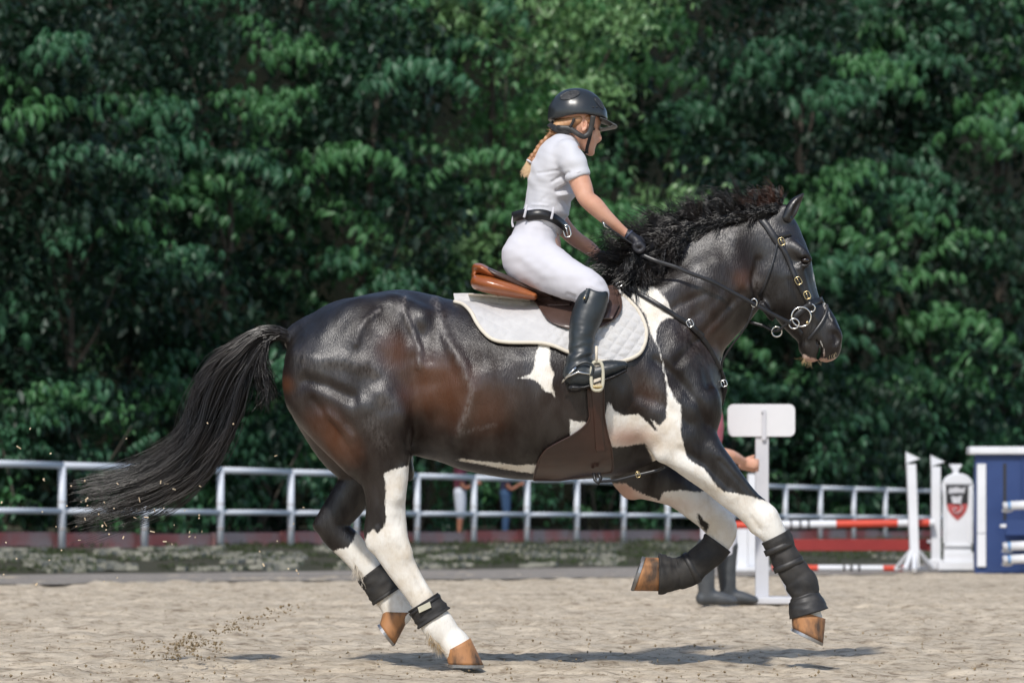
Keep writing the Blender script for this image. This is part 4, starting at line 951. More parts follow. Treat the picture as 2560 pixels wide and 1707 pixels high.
# ================================================================== TACK
def drape_grid(rows, ncol, off, th, name, mat, parent, tree=None, side=-1, fn=None, minu=0, smoothit=4):
    """rows: (py, xl, xr) top to bottom in photo pixels; laid over the horse, given thickness"""
    R_ = np.array(rows, float); m = len(R_); V = np.zeros((m, ncol, 3)); Y = np.full((m, ncol), np.nan)
    for i in range(m):
        for j in range(ncol):
            px_ = R_[i, 1]+(R_[i, 2]-R_[i, 1])*j/(ncol-1); x, _, z = P(px_, R_[i, 0], side*.22); y, _n = body_y(x, z, side, tree); V[i, j] = (x, 0, z)
            if y is not None: Y[i, j] = y
    for _ in range(60):
        bad = np.isnan(Y)
        if not bad.any(): break
        Yp = np.pad(Y, 1, constant_values=np.nan); st = np.stack([Yp[:-2, 1:-1], Yp[2:, 1:-1], Yp[1:-1, :-2], Yp[1:-1, 2:]]); 
        with np.errstate(all='ignore'):
            import warnings; warnings.simplefilter('ignore'); mv = np.nanmean(st, 0)
        Y = np.where(bad, mv, Y)
    for _ in range(smoothit):
        Yp = np.pad(Y, 1, mode='edge'); Ys = (Yp[:-2, 1:-1]+Yp[2:, 1:-1]+Yp[1:-1, :-2]+Yp[1:-1, 2:]+4*Y)/8; Y = np.minimum(Y, Ys) if side < 0 else np.maximum(Y, Ys); Y = .5*Y+.5*Ys
    O = V.copy(); O[:, :, 1] = Y+side*(off+th); I = V.copy(); I[:, :, 1] = Y+side*off
    if fn is not None: O[:, :, 1] += side*fn(*np.meshgrid(np.linspace(0, 1, ncol), np.linspace(0, 1, m)), O)
    # real pixel-true positions: x,z were placed at the mean depth of the flank
    n_ = m*ncol; vv = np.concatenate([O.reshape(-1, 3), I.reshape(-1, 3)]); g = np.arange(n_).reshape(m, ncol); F = []
    a = g[:-1, :-1].ravel(); b_ = g[:-1, 1:].ravel(); c = g[1:, 1:].ravel(); d = g[1:, :-1].ravel()
    F.append(np.stack([a, b_, c, d], 1)); F.append(np.stack([a, d, c, b_], 1)+n_)
    loop = np.concatenate([g[0, :], g[1:, -1], g[-1, -2::-1], g[-2:0:-1, 0]]); l2 = np.roll(loop, -1)
    F.append(np.stack([l2, loop, loop+n_, l2+n_], 1)); F = np.concatenate(F)
    if side > 0: F = F[:, ::-1]
    return from_np(name, vv, F, mat, parent), O, loop
def rows_from(left, right, m):
    """left/right polylines of (py,px) -> m rows"""
    l = np.array(left, float); r = np.array(right, float); ys = np.linspace(max(l[0, 0], r[0, 0]), min(l[-1, 0], r[-1, 0]), m)
    return [(y, np.interp(y, l[:, 0], l[:, 1]), np.interp(y, r[:, 0], r[:, 1])) for y in ys]
def edge_tube(name, O, loop, r, mat, parent):
    pts = O.reshape(-1, 3)[loop]; pts = pts[::2]; mb = MB(); mb.tube([tuple(p) for p in pts]+[tuple(pts[0])], r, 8, cap=False); return mb.build(name, mat, parent, smooth=True)

pad = root('saddle_pad', P(1380, 860, -.2), 'white quilted saddle pad with cream binding under the brown saddle', 'saddle pad')
def quilt(u, v, O):
    px_, py_ = toPX(O.reshape(-1, 3)); X = px_.reshape(u.shape); Y = py_.reshape(u.shape); a = .62; c = 23.0
    p = (X*math.cos(a)+Y*math.sin(a))/c; q = (-X*math.sin(a-.15)+Y*math.cos(a-.15))/c
    e = np.abs(p-np.round(p)), np.abs(q-np.round(q)); h = np.minimum(e[0], e[1])
    return .009*np.sqrt(np.clip(h*2, 0, 1))*np.clip((X-1330)/60, .6, 1)+.002*vnoise(X/9, Y/9, 3)
# near side: u along the horse, v from spine to hem; outline of the hem
hem = [(1134, 748), (1157, 757), (1177, 779), (1192, 808), (1211, 834), (1234, 852), (1272, 859), (1349, 860), (1387, 869), (1421, 884), (1480, 902), (1530, 908), (1563, 903), (1594, 888), (1610, 862), (1615, 827), (1601, 785), (1578, 754), (1555, 730)]
spine = [(1134, 738), (1180, 738), (1230, 742), (1270, 746), (1300, 750), (1330, 752), (1355, 754), (1375, 755), (1395, 754), (1415, 752), (1435, 748), (1452, 742), (1470, 738), (1487, 732), (1502, 726), (1515, 720), (1528, 716), (1540, 712), (1550, 712)]
hc = catmull(hem, 9); sc_ = catmull(spine, 9)
def pad_side(side):
    ncol = len(hc); m = 70; V = np.zeros((m, ncol, 3)); Y = np.full((m, ncol), np.nan)
    for i in range(m):
        v = (i/(m-1))**.85
        for j in range(ncol):
            c = sc_[j]*(1-v)+hc[j]*v; x, _, z = P(c[0], c[1], -.2*min(1, v*2.5)) ; y, _n = body_y(x, z, side); V[i, j] = (x, 0, z)
            if y is not None: Y[i, j] = y
    for j in range(ncol):
        ok = ~np.isnan(Y[:, j]); k = np.arange(m)
        if ok.any():
            f = np.argmax(ok); y1 = Y[f, j]; Y[:, j] = np.where(ok, Y[:, j], np.interp(k, k[ok], Y[ok, j]))
            if f: Y[:f, j] = y1*(k[:f]/f)**.5
    for _ in range(10):
        Yp = np.pad(Y, 1, mode='edge'); Ys = (Yp[:-2, 1:-1]+Yp[2:, 1:-1]+Yp[1:-1, :-2]+Yp[1:-1, 2:]+4*Y)/8; Y = .5*(np.minimum(Y, Ys) if side < 0 else np.maximum(Y, Ys))+.5*Ys
    O = V.copy(); O[:, :, 1] = Y+side*.016; I = V.copy(); I[:, :, 1] = Y+side*.004; O[:, :, 2] += .006*np.clip(1-np.arange(m)/8., 0, 1)[:, None]
    uu, vv_ = np.meshgrid(np.linspace(0, 1, ncol), np.linspace(0, 1, m)); O[:, :, 1] += side*quilt(uu, vv_, O*np.array((1, 1, 1)))
    n_ = m*ncol; vv = np.concatenate([O.reshape(-1, 3), I.reshape(-1, 3)]); g = np.arange(n_).reshape(m, ncol)
    a = g[:-1, :-1].ravel(); b_ = g[:-1, 1:].ravel(); c = g[1:, 1:].ravel(); d = g[1:, :-1].ravel(); F = [np.stack([a, b_, c, d], 1), np.stack([a, d, c, b_], 1)+n_]
    loop = np.concatenate([g[0, :], g[1:, -1], g[-1, -2::-1], g[-2:0:-1, 0]]); l2 = np.roll(loop, -1); F.append(np.stack([l2, loop, loop+n_, l2+n_], 1)); F = np.concatenate(F)
    o = from_np('side_panel', vv, F if side > 0 else F[:, ::-1], M['pad'], pad)
    hemp = O[-1, ::2]; MB().tube([tuple(p+np.array((0, -side*.004, 0))) for p in hemp], .0075, 8).build('binding', M['pad_trim'], o, smooth=True)
    return O
PO = pad_side(-1); pad_side(1)
# tree for things lying on top of the pad
pv = PO.reshape(-1, 3); g = np.arange(len(pv)).reshape(PO.shape[:2]); pf = np.stack([g[:-1, :-1].ravel(), g[:-1, 1:].ravel(), g[1:, 1:].ravel(), g[1:, :-1].ravel()], 1)
PB = BVHTree.FromPolygons([tuple(v) for v in HV.tolist()]+[tuple(v) for v in pv.tolist()], HF.tolist()+(pf+len(HV)).tolist())

saddle = root('saddle', P(1380, 740, -.1), 'brown leather jumping saddle with tan cantle under the rider', 'saddle')
def fbuild(name, lo, hi, h, ops, mat, parent, relax=1):
    F = Field(lo, hi, h)
    for secs, k, op in ops: F.px(secs, k, op)
    V, Fc = F.nets(relax); return from_np(name, V, Fc[:, ::-1], mat, parent)
fbuild('seat', P(1160, 800, -.26), P(1560, 620, .26), .005, [
    ([(1222, 683, 12, 0, .15), (1255, 700, 15, 0, .16), (1310, 722, 18, 0, .13), (1370, 735, 20, 0, .11), (1430, 732, 20, 0, .09), (1480, 722, 18, 0, .07), (1515, 708, 15, 0, .05)], .01, 'u')], M['dark_brown'], saddle)
fbuild('cantle', P(1160, 740, -.24), P(1300, 620, .24), .004, [
    ([(1192, 672, 13, 0, .115), (1203, 676, 15, 0, .145), (1222, 688, 15, 0, .15), (1236, 696, 10, 0, .145)], .012, 'u'), ([(1186, 690, 8, 0, .10), (1190, 706, 10, 0, .11)], .015, 'u')], M['tan_leather'], saddle)
for s in (-1, 1):
    fbuild('panel', P(1160, 780, s*.15-.16), P(1360, 670, s*.15+.16), .004, [
        ([(1195, 706, 19, s*.085, .075), (1220, 712, 21, s*.11, .075), (1260, 722, 19, s*.125, .07), (1300, 732, 15, s*.13, .06), (1335, 741, 9, s*.13, .05)], .01, 'u')], M['tan_leather'], saddle)
fbuild('fleece_pad', P(1150, 770, -.25), P(1350, 700, .25), .005, [
    ([(1172, 738, 3, 0, .08), (1220, 742, 4, 0, .10), (1280, 748, 4, 0, .11), (1325, 752, 3, 0, .11)], .01, 'u')], M['fleece'], saddle)
fl_l = [(706, 1330), (722, 1312), (735, 1325), (748, 1340), (762, 1349), (780, 1358), (796, 1368), (808, 1382), (816, 1400), (823, 1425)]
fl_r = [(706, 1515), (714, 1541), (725, 1548), (742, 1553), (760, 1554), (775, 1552), (790, 1543), (802, 1530), (814, 1510), (823, 1485)]
for s in (-1, 1):
    fl, FO, Fl = drape_grid(rows_from(fl_l, fl_r, 40), 60, .012, .007, 'flap', M['dark_brown'], saddle, PB if s < 0 else HB, s, smoothit=30)
    edge_tube('flap_edge', FO, Fl, .0035, M['dark_brown'], fl)
    kr, _, _ = drape_grid(rows_from([(708, 1505), (760, 1512), (800, 1500)], [(708, 1535), (760, 1549), (800, 1530)], 20), 12, .022, .016, 'knee_roll', M['dark_brown'], saddle, PB if s < 0 else HB, s, fn=lambda u, v, O: .014*np.sin(np.pi*u)*np.sin(np.pi*v))
sw, _, _ = drape_grid(rows_from([(722, 1312), (735, 1335), (760, 1372)], [(722, 1430), (735, 1436), (760, 1425)], 16), 40, .026, .005, 'skirt', M['dark_brown'], saddle, PB, -1, smoothit=30)
drape_grid(rows_from([(752, 1352), (790, 1372), (806, 1380)], [(752, 1362), (790, 1384), (806, 1394)], 16), 8, .010, .004, 'under_flap_lining', M['tan_leather'], saddle, PB, -1)

def strap(name, pts, wpx, mat, parent, tree=None, off=.006, th=.004, side=-1, sub=8, ys=None, ends=(None, None)):
    """leather strap along photo-pixel points laid on the body (ys: explicit depths instead)"""
    A = catmull(pts, sub); m = len(A); Yv = []
    for i, a in enumerate(A):
        if ys is not None: Yv.append(np.interp(i/(m-1), np.linspace(0, 1, len(ys)), ys)); continue
        x, _, z = P(a[0], a[1], side*.1); y, _n = body_y(x, z, side, tree)
        if y is not None: x, _, z = P(a[0], a[1], y); y2, _n = body_y(x, z, side, tree); y = y2 if y2 is not None else y
        Yv.append(np.nan if y is None else y+side*off)
    if ends[0] is not None: Yv[0] = ends[0]
    if ends[1] is not None: Yv[-1] = ends[1]
    Yv = np.array(Yv); k = np.arange(m); ok = ~np.isnan(Yv)
    Yv = np.interp(k, k[ok], Yv[ok]) if ok.any() else np.full(m, side*.1)
    if ys is None:
        for _ in range(3): Yv[1:-1] = np.minimum(Yv[1:-1], (Yv[:-2]+Yv[2:])/2) if side < 0 else np.maximum(Yv[1:-1], (Yv[:-2]+Yv[2:])/2)
    C = np.array([P(a[0], a[1], y) for a, y in zip(A, Yv)]); T = np.gradient(C, axis=0); T /= np.linalg.norm(T, axis=1, keepdims=True)
    yv = np.array((0, side, 0.)); Wd = np.cross(T, yv); Wd /= np.linalg.norm(Wd, axis=1, keepdims=True); w_ = wpx/PXM/2; V = []; F = []
    for i in range(m):
        for a, b_ in ((-1, 0), (-.85, 1), (.85, 1), (1, 0), (.85, -1), (-.85, -1)): V.append(C[i]+Wd[i]*a*w_+yv*b_*th/2)
    for i in range(m-1):
        for j in range(6): F.append((i*6+j, i*6+(j+1) % 6, (i+1)*6+(j+1) % 6, (i+1)*6+j))
    F += [tuple(range(5, -1, -1)), tuple((m-1)*6+j for j in range(6))]
    return MB().add(V, F).build(name, mat, parent, smooth=True), C
def buckle(c, wpx, hpx, parent, mat='brass', ang=0, name='buckle', r=.0018):
    mb = MB(); a, h = wpx/PXM/2, hpx/PXM/2; q = []
    for k in range(24):
        th = 2*math.pi*k/24; x = a*math.copysign(abs(math.cos(th))**.6, math.cos(th)); z = h*math.copysign(abs(math.sin(th))**.6, math.sin(th))
        q.append((c[0]+x*math.cos(ang)-z*math.sin(ang), c[1], c[2]+x*math.sin(ang)+z*math.cos(ang)))
    mb.tube(q+[q[0]], r, 6, cap=False); mb.tube([q[6], q[18]], r*.7, 6); return mb.build(name, M[mat], parent, smooth=True)

# girth with its broad stud guard
girth_rows = rows_from([(968, 1468), (1010, 1470), (1045, 1474), (1062, 1465), (1076, 1450), (1092, 1425), (1108, 1392), (1122, 1368), (1135, 1355), (1150, 1347), (1170, 1340), (1186, 1336), (1199, 1334)],
                       [(968, 1508), (1010, 1508), (1045, 1510), (1062, 1513), (1076, 1516), (1092, 1520), (1108, 1525), (1122, 1529), (1135, 1531), (1150, 1533), (1170, 1535), (1180, 1532), (1199, 1400)], 46)
gi, GO, GL = drape_grid(girth_rows, 36, .006, .008, 'girth', M['girth'], saddle, HB, -1, smoothit=25)
edge_tube('girth_edge', GO, GL, .0035, M['girth'], gi)
drape_grid(rows_from([(965, 1475), (1050, 1484), (1130, 1490)], [(965, 1500), (1050, 1503), (1130, 1512)], 22), 8, .016, .005, 'girth_strap', M['girth'], saddle, HB, -1, smoothit=25)
GB = BVHTree.FromPolygons([tuple(v) for v in HV.tolist()]+[tuple(v) for v in GO.reshape(-1, 3).tolist()], HF.tolist()+(np.stack([(q := np.arange(46*36).reshape(46, 36))[:-1, :-1].ravel(), q[:-1, 1:].ravel(), q[1:, 1:].ravel(), q[1:, :-1].ravel()], 1)+len(HV)).tolist())

# breastplate
bp = root('breastplate', P(1700, 900, -.2), 'black leather breastplate strap with buckle across the horse chest', 'breastplate')
strap('shoulder_strap', [(1554, 716), (1590, 730), (1640, 758), (1690, 790), (1724, 812), (1748, 836), (1775, 872), (1796, 915), (1808, 945), (1812, 975)], 12, M['black_leather'], bp, off=.008)
strap('keeper_end', [(1722, 806), (1742, 828), (1758, 842)], 14, M['black_leather'], bp, off=.014)
_, cc = strap('chest_strap', [(1812, 968), (1806, 990), (1800, 1012)], 16, M['black_leather'], bp, ys=[-.06, -.03, 0])
buckle(Vector(P(1725, 808, -.235)), 15, 18, bp, 'chrome', .5, r=.002); buckle(Vector(P(1810, 958, -.07)), 14, 16, bp, 'chrome', .3, r=.002)
buckle(Vector(P(1553, 710, -.115)), 24, 10, bp, 'chrome', .3, r=.003)
strap('belly_strap', [(1500, 1203), (1540, 1200), (1590, 1188), (1640, 1176), (1662, 1166)], 7, M['black_leather'], bp, ys=[-.16, -.19, -.21, -.21, -.16])
buckle(Vector(P(1595, 1186, -.215)), 10, 14, bp, 'brass', .2, r=.0015)
strap('neck_strap', [(1554, 716), (1562, 740), (1572, 762)], 9, M['black_leather'], bp, off=.006)
mb = MB(); mb.tube([P(1484, 1182, -.15), P(1488, 1200, -.155), P(1496, 1208, -.16), P(1502, 1196, -.16), P(1496, 1182, -.155)], .007, 8); mb.build('girth_loop', M['black_leather'], bp, smooth=True)

# bridle
br = root('bridle', P(1990, 700, -.1), 'black leather bridle with loose ring bit and reins on the horse head', 'bridle')
BL = M['black_leather']
strap('headpiece', [(1902, 546), (1918, 566), (1930, 584), (1940, 600), (1950, 612)], 17, BL, br, off=.008, th=.005, ends=(-.03, None))
strap('browband', [(1944, 590), (1962, 587), (1978, 582)], 13, BL, br, off=.008, th=.005, ends=(None, -.02))
strap('cheekpiece', [(1946, 604), (1962, 630), (1976, 660), (1992, 700), (2010, 735), (2022, 757), (2032, 768)], 12, BL, br, off=.008)
strap('throatlatch', [(1944, 604), (1938, 632), (1928, 668), (1912, 712), (1898, 742)], 6, BL, br, off=.007)
strap('noseband', [(1980, 800), (1996, 784), (2018, 766), (2040, 754), (2058, 749)], 15, BL, br, off=.010, th=.007, ends=(None, -.01))
strap('flash_strap', [(2066, 760), (2068, 775), (2058, 800), (2040, 826), (2020, 850)], 8, BL, br, off=.007)
strap('chin_strap', [(1975, 800), (1988, 812), (2006, 836)], 9, BL, br, off=.006)
for c, a in (((1954, 604), .4), ((1996, 702), .5), ((2018, 738), .4)):
    y, _ = body_y(*[P(*c, -.08)[i] for i in (0, 2)]); buckle(Vector(P(*c, (y or -.09)-.014)), 15, 19, br, 'brass', a, r=.002)
buckle(Vector(P(1972, 658, -.125)), 14, 8, br, 'black', 0, 'keeper') if False else None
yb, _ = body_y(*[P(2005, 800, -.07)[i] for i in (0, 2)]); yb = (yb or -.07)-.02
MB().torus(P(2003, 792, yb), 24/PXM, .0035, (0, 1, .05), 32).build('bit_ring', M['chrome'], br, smooth=True)
MB().torus(P(1985, 809, yb-.004), 12.5/PXM, .0030, (.1, 1, .05), 28).build('bit_ring', M['chrome'], br, smooth=True)
MB().torus(P(2028, 770, yb), 9.5/PXM, .0028, (.1, 1, .05), 24).build('bit_ring', M['chrome'], br, smooth=True)
MB().torus(P(1942, 829, -.02), 12.5/PXM, .0030, (.1, 1, .1), 24).build('bit_ring', M['chrome'], br, smooth=True)
MB().lathe(P(2018, 806, yb-.004), [(.001, -.006), (.006, -.004), (.007, 0), (.006, .004), (.001, .006)], 12).build('bit_stop', M['brass'], br, smooth=True)
MB().torus(P(1885, 757, -.15), 10/PXM, .0030, (.25, 1, .05), 24, sx=.75).build('martingale_ring', M['chrome'], br, smooth=True)
strap('rein', [(1603, 636), (1640, 652), (1690, 668), (1722, 682), (1776, 702), (1830, 730), (1885, 760), (1940, 790), (1978, 808)], 10, BL, br, ys=[-.17, -.185, -.19, -.19, -.185, -.17, -.155, -.125, -.095], th=.004)
strap('rein', [(1848, 794), (1880, 806), (1910, 815), (1932, 826), (1948, 824), (1972, 806)], 8, BL, br, ys=[.02, .0, -.01, -.02, -.03, -.05], th=.004)
strap('martingale_strap', [(1883, 770), (1873, 800), (1855, 830), (1832, 860), (1812, 890), (1804, 912), (1806, 935)], 5, BL, br, ys=[-.15, -.14, -.12, -.1, -.08, -.07, -.06], th=.003)
strap('martingale_strap', [(1800, 875), (1801, 905), (1803, 930)], 5, BL, br, ys=[-.03, -.05, -.06], th=.003)

# ================================================================== RIDER
rider = root('person', P(1380, 700, 0), 'rider leaning forward in white shirt, white breeches, black helmet and tall boots', 'person')
def rbuild(name, lo, hi, h, ops, mat, parent=None, relax=1, disp=None):
    F = Field(lo, hi, h)
    for o in ops: F.px(o[0], o[1] if len(o) > 1 else .02, o[2] if len(o) > 2 else 'u', inflate=o[3] if len(o) > 3 else 0.0)
    V, Fc = F.nets(relax)
    if disp is not None:
        N = vnormals(V, Fc); px, py = toPX(V); V = V+N*disp(px, py, V, N)[:, None]
    return from_np(name, V, Fc, mat, rider if parent is None else parent), V, Fc

torso = [([(1350, 640, 62, 0, .15), (1345, 600, 60, 0, .145), (1352, 560, 53, 0, .128), (1364, 520, 54, 0, .118), (1375, 480, 58, 0, .128), (1380, 440, 58, 0, .14), (1390, 400, 52, 0, .145), (1402, 372, 36, 0, .11)], .03)]
armN = [(1425, 385, 29, -.145, .046), (1436, 415, 28, -.170, .044), (1447, 445, 27, -.18, .042), (1458, 475, 25, -.19, .038), (1466, 496, 22, -.195, .036), (1486, 514, 23, -.19, .038), (1512, 540, 19, -.18, .032), (1538, 562, 14.5, -.165, .026), (1560, 581, 12, -.15, .024), (1578, 594, 11, -.145, .024)]
armF = [(1412, 385, 28, .145, .046), (1412, 430, 27, .18, .042), (1402, 490, 24, .2, .038), (1396, 545, 23, .195, .036), (1430, 590, 20, .17, .034), (1470, 618, 18, .14, .03), (1500, 642, 14, .11, .025), (1516, 648, 12, .10, .024)]
legN = [(1322, 645, 62, -.08, .085), (1372, 672, 58, -.145, .078), (1420, 698, 48, -.20, .068), (1470, 720, 42, -.245, .06), (1485, 745, 34, -.262, .055), (1462, 800, 33, -.285, .05), (1452, 860, 24, -.31, .037), (1448, 910, 18, -.325, .032)]
legF = [(1322, 645, 60, .08, .085), (1372, 680, 56, .145, .078), (1430, 710, 48, .20, .068), (1475, 730, 42, .245, .06), (1485, 745, 34, .262, .055), (1462, 800, 33, .285, .05), (1452, 860, 24, .31, .037), (1448, 910, 18, .325, .032)]
def grow(s, d, dw=None): return [(a, b, r+d, y, w_+(d/PXM if dw is None else dw)) for a, b, r, y, w_ in s]
neck = [(1412, 385, 30, 0, .055), (1425, 358, 25, 0, .045), (1436, 335, 24, 0, .042), (1440, 315, 26, 0, .045)]
head_ops = [(neck, .02), ([(1436, 280, 48, 0, .070), (1448, 290, 50, 0, .072), (1455, 305, 45, 0, .066)], .03), ([(1462, 325, 34, 0, .055), (1468, 348, 25, 0, .045), (1471, 368, 17, 0, .034), (1473, 377, 12, 0, .022)], .02),
    ([(1488, 300, 11, 0, .045), (1484, 290, 18, 0, .05)], .02), ([(1492, 322, 5, 0, .012), (1497, 338, 5, 0, .009), (1501, 347, 4.5, 0, .010), (1494, 353, 5, 0, .013)], .010),
    ([(1486, 362, 5, 0, .016), (1487.5, 363, 3, 0, .012)], .004), ([(1484, 369, 5, 0, .014), (1485.5, 369, 3, 0, .011)], .004), ([(1478, 382, 8, 0, .016)], .01), 
    ([(1482, 323, 6, -.036, .012)], .012, 's'), ([(1482, 323, 6, .036, .012)], .012, 's'), ([(1480, 323, 5.5, -.030, .010)], .004), ([(1480, 323, 5.5, .030, .010)], .004),
    ([(1474, 342, 9, -.038, .014)], .015), ([(1474, 342, 9, .038, .014)], .015)]
rbuild('body', P(1220, 1000, -.40), P(1640, 200, .40), .0052, [([(1350, 640, 56, 0, .14), (1352, 560, 47, 0, .120), (1375, 480, 51, 0, .12), (1382, 430, 50, 0, .13), (1395, 395, 40, 0, .12)], .03), (armN, .02), (armF, .02), (grow(legN, -5), .03), (grow(legF, -5), .03)]+head_ops, M['skin'])
# ear
def ear_r(s):
    y = s*.066
    rbuild('ear', P(1440, 345, y-.03), P(1475, 290, y+.03), .0016, [([(1459, 300, 4, y, .004), (1464, 303, 4, y, .005), (1466, 312, 3.4, y, .005), (1464, 321, 3.5, y-.001, .004), (1459, 326, 3.6, y-.001, .004)], .004), ([(1456, 303, 3.5, y, .004), (1455, 314, 3.5, y, .004), (1458, 324, 3.5, y, .004)], .004), ([(1459, 312, 6, y+s*-.004, .004)], .003)], M['skin'])
ear_r(-1); ear_r(1)
# shirt with folds
def folds(px, py, V, N):
    f = .0075*np.sin((px*.35+py*1.0)/6.5+3*vnoise(px/30, py/30, 4))*np.clip(1-np.hypot(px-1430, (py-470)/1.4)/60, 0, 1)
    f += .006*np.sin((px*.5-py)/7+4*vnoise(px/24, py/24, 9))*np.clip(1-np.hypot(px-1400, py-530)/55, 0, 1)
    f += (vnoise(px/26, py/20+V[:, 1]*9, 2)-.5)*.007
    for pl, sg, hh in (([(1345, 433), (1372, 430), (1400, 425)], 3.5, -.004), ([(1392, 478), (1415, 468), (1436, 452)], 4, -.010), ([(1398, 488), (1420, 484), (1440, 478)], 4, .005), ([(1380, 455), (1405, 440), (1420, 432)], 4, -.006), ([(1396, 466), (1412, 458)], 4, .003), ([(1352, 505), (1366, 490)], 4, -.002), ([(1412, 500), (1424, 520), (1422, 540)], 4, -.004), ([(1330, 512), (1370, 514)], 3, .003)):
        f += hh*np.exp(-(seg_dist(px, py, pl)/sg)**2)*(V[:, 1] < 0)
    return f
def sleeve_secs(a, n): return [(*x[:2], x[2]+5.5, x[3], x[4]+.009) for x in a[:n]]
sleeveN = [(1420, 380, 31, -.135, .05), (1431, 402, 33, -.162, .051), (1439, 420, 33, -.175, .050), (1444, 434, 31.5, -.18, .048)]
sleeveF = [(1412, 380, 31, .135, .05), (1413, 402, 33, .162, .051), (1412, 420, 33, .175, .050), (1410, 434, 31.5, .18, .048)]
shirt_torso = [(1358, 552, 54, 0, .132), (1366, 520, 56, 0, .124), (1376, 480, 60, 0, .134), (1382, 440, 61, 0, .148), (1392, 402, 55, 0, .152), (1404, 374, 40, 0, .12)]
F_ = rbuild('shirt', P(1260, 600, -.26), P(1500, 320, .26), .0042, [(shirt_torso, .03), (sleeveN, .022), (sleeveF, .022), ([(1408, 372, 34, 0, .075), (1422, 358, 29, 0, .056)], .02),
    ([(1457, 481, 46, -.185, .07)], .004, 's'), ([(1440, 483, 46, .185, .07)], .004, 's'), ([(1432, 338, 27, 0, .05)], .006, 's')], M['shirt'], disp=folds)
sleeve('sleeve_cuff', [(1441, 431, 30.5, -.178, .049), (1443.5, 437, 30.5, -.18, .049)], M['shirt'], rider, sub=3)
strap_c = strap('collar', [(1412, 352), (1428, 366), (1442, 378), (1455, 388)], 12, M['shirt'], rider, ys=[-.052, -.064, -.06, -.035], th=.004)
# breeches
def bfold(px, py, V, N):
    f = (vnoise(px/22, py/16, 8)-.5)*.004+.003*np.sin((px*.8+py*.3)/6+3*vnoise(px/26, py/26, 14))*np.clip(1-np.hypot(px-1398, py-585)/42, 0, 1)+.003*np.sin((px*.4-py)/5+3*vnoise(px/20, py/20, 15))*np.clip(1-np.hypot(px-1490, py-722)/40, 0, 1)
    for pl, sg, hh in (([(1300, 660), (1325, 682), (1350, 705)], 14, -.004), ([(1362, 560), (1395, 572), (1412, 590)], 4, -.004), ([(1370, 555), (1405, 565)], 3, .003), ([(1290, 540), (1310, 560)], 4, .001), ([(1400, 600), (1440, 640)], 8, -.002),
                       ([(1420, 735), (1436, 742)], 5, -.004), ([(1500, 700), (1516, 720)], 4, -.002)):
        f += hh*np.exp(-(seg_dist(px, py, pl)/sg)**2)*(V[:, 1] < 0)
    return f
hips = [([(1342, 560, 50, 0, .132), (1338, 600, 60, 0, .15), (1332, 640, 66, 0, .155)], .03), ([(1312, 640, 55, -.075, .085), (1320, 660, 50, -.08, .08)], .025), ([(1312, 640, 55, .075, .085), (1320, 660, 50, .08, .08)], .025)]
rbuild('breeches', P(1230, 830, -.36), P(1545, 520, .36), .0048, hips+[(grow(legN[:6], 2.5), .025), (grow(legF[:6], 2.5), .025), ([(1330, 530, 60, 0, .3), (1400, 505, 60, 0, .3)], .004, 's') if False else ([(1360, 480, 50, 0, .3)], .002, 's'), ([(1345, 706, 12, 0, .05)], .02, 's')], M['breeches'], disp=bfold)
# belt
def belt_ring(w_, yr, up, lo, name, mat, parent, thick=1.035):
    # slanted elliptical band around the waist
    mb = MB(); V = []; n = 56
    for e, s in ((up, 1.0), (up, thick), (lo, thick), (lo, 1.0)):
        for k in range(n):
            th = 2*math.pi*k/n; bx = math.cos(th); pxx = 1349+68*bx*s; lift = -14*math.sin(math.pi*(bx+1)/2)
            pyy = (550 if bx < 0 else 550+22*bx*bx)+lift+e+(-6 if bx < -.5 else 0)
            V.append(P(pxx, pyy, yr*math.sin(th)*s))
    F = [(i*n+k, i*n+(k+1) % n, ((i+1) % 4)*n+(k+1) % n, ((i+1) % 4)*n+k) for i in range(4) for k in range(n)]
    return mb.add(V, F).build(name, mat, parent, smooth=True)
belt = root('belt', P(1350, 548, 0), 'x', 'belt'); bpy.data.objects.remove(belt)
belt = belt_ring(68, .137, -13, 13, 'belt', M['black_leather'], rider)
def loop_at(pts, w_, name='belt_loop', mat='breeches'):
    strap(name, pts, w_, M[mat], belt, ys=[-.150 if pts[0][0] < 1400 else -.105]*3, th=.005)
for pts in ([(1317, 512), (1314, 528), (1310, 544)], [(1384, 518), (1382, 532), (1378, 548)]): strap('belt_loop', pts, 6, M['breeches'], rider, ys=[-.138, -.1435, -.140], th=.003)
strap('belt_loop', [(1284, 541), (1281, 555), (1283, 568)], 6, M['breeches'], rider, ys=[-.038]*3, th=.004)
buckle(Vector(P(1417, 578, -.06)), 17, 30, rider, 'chrome', .25, 'belt_buckle', .003)
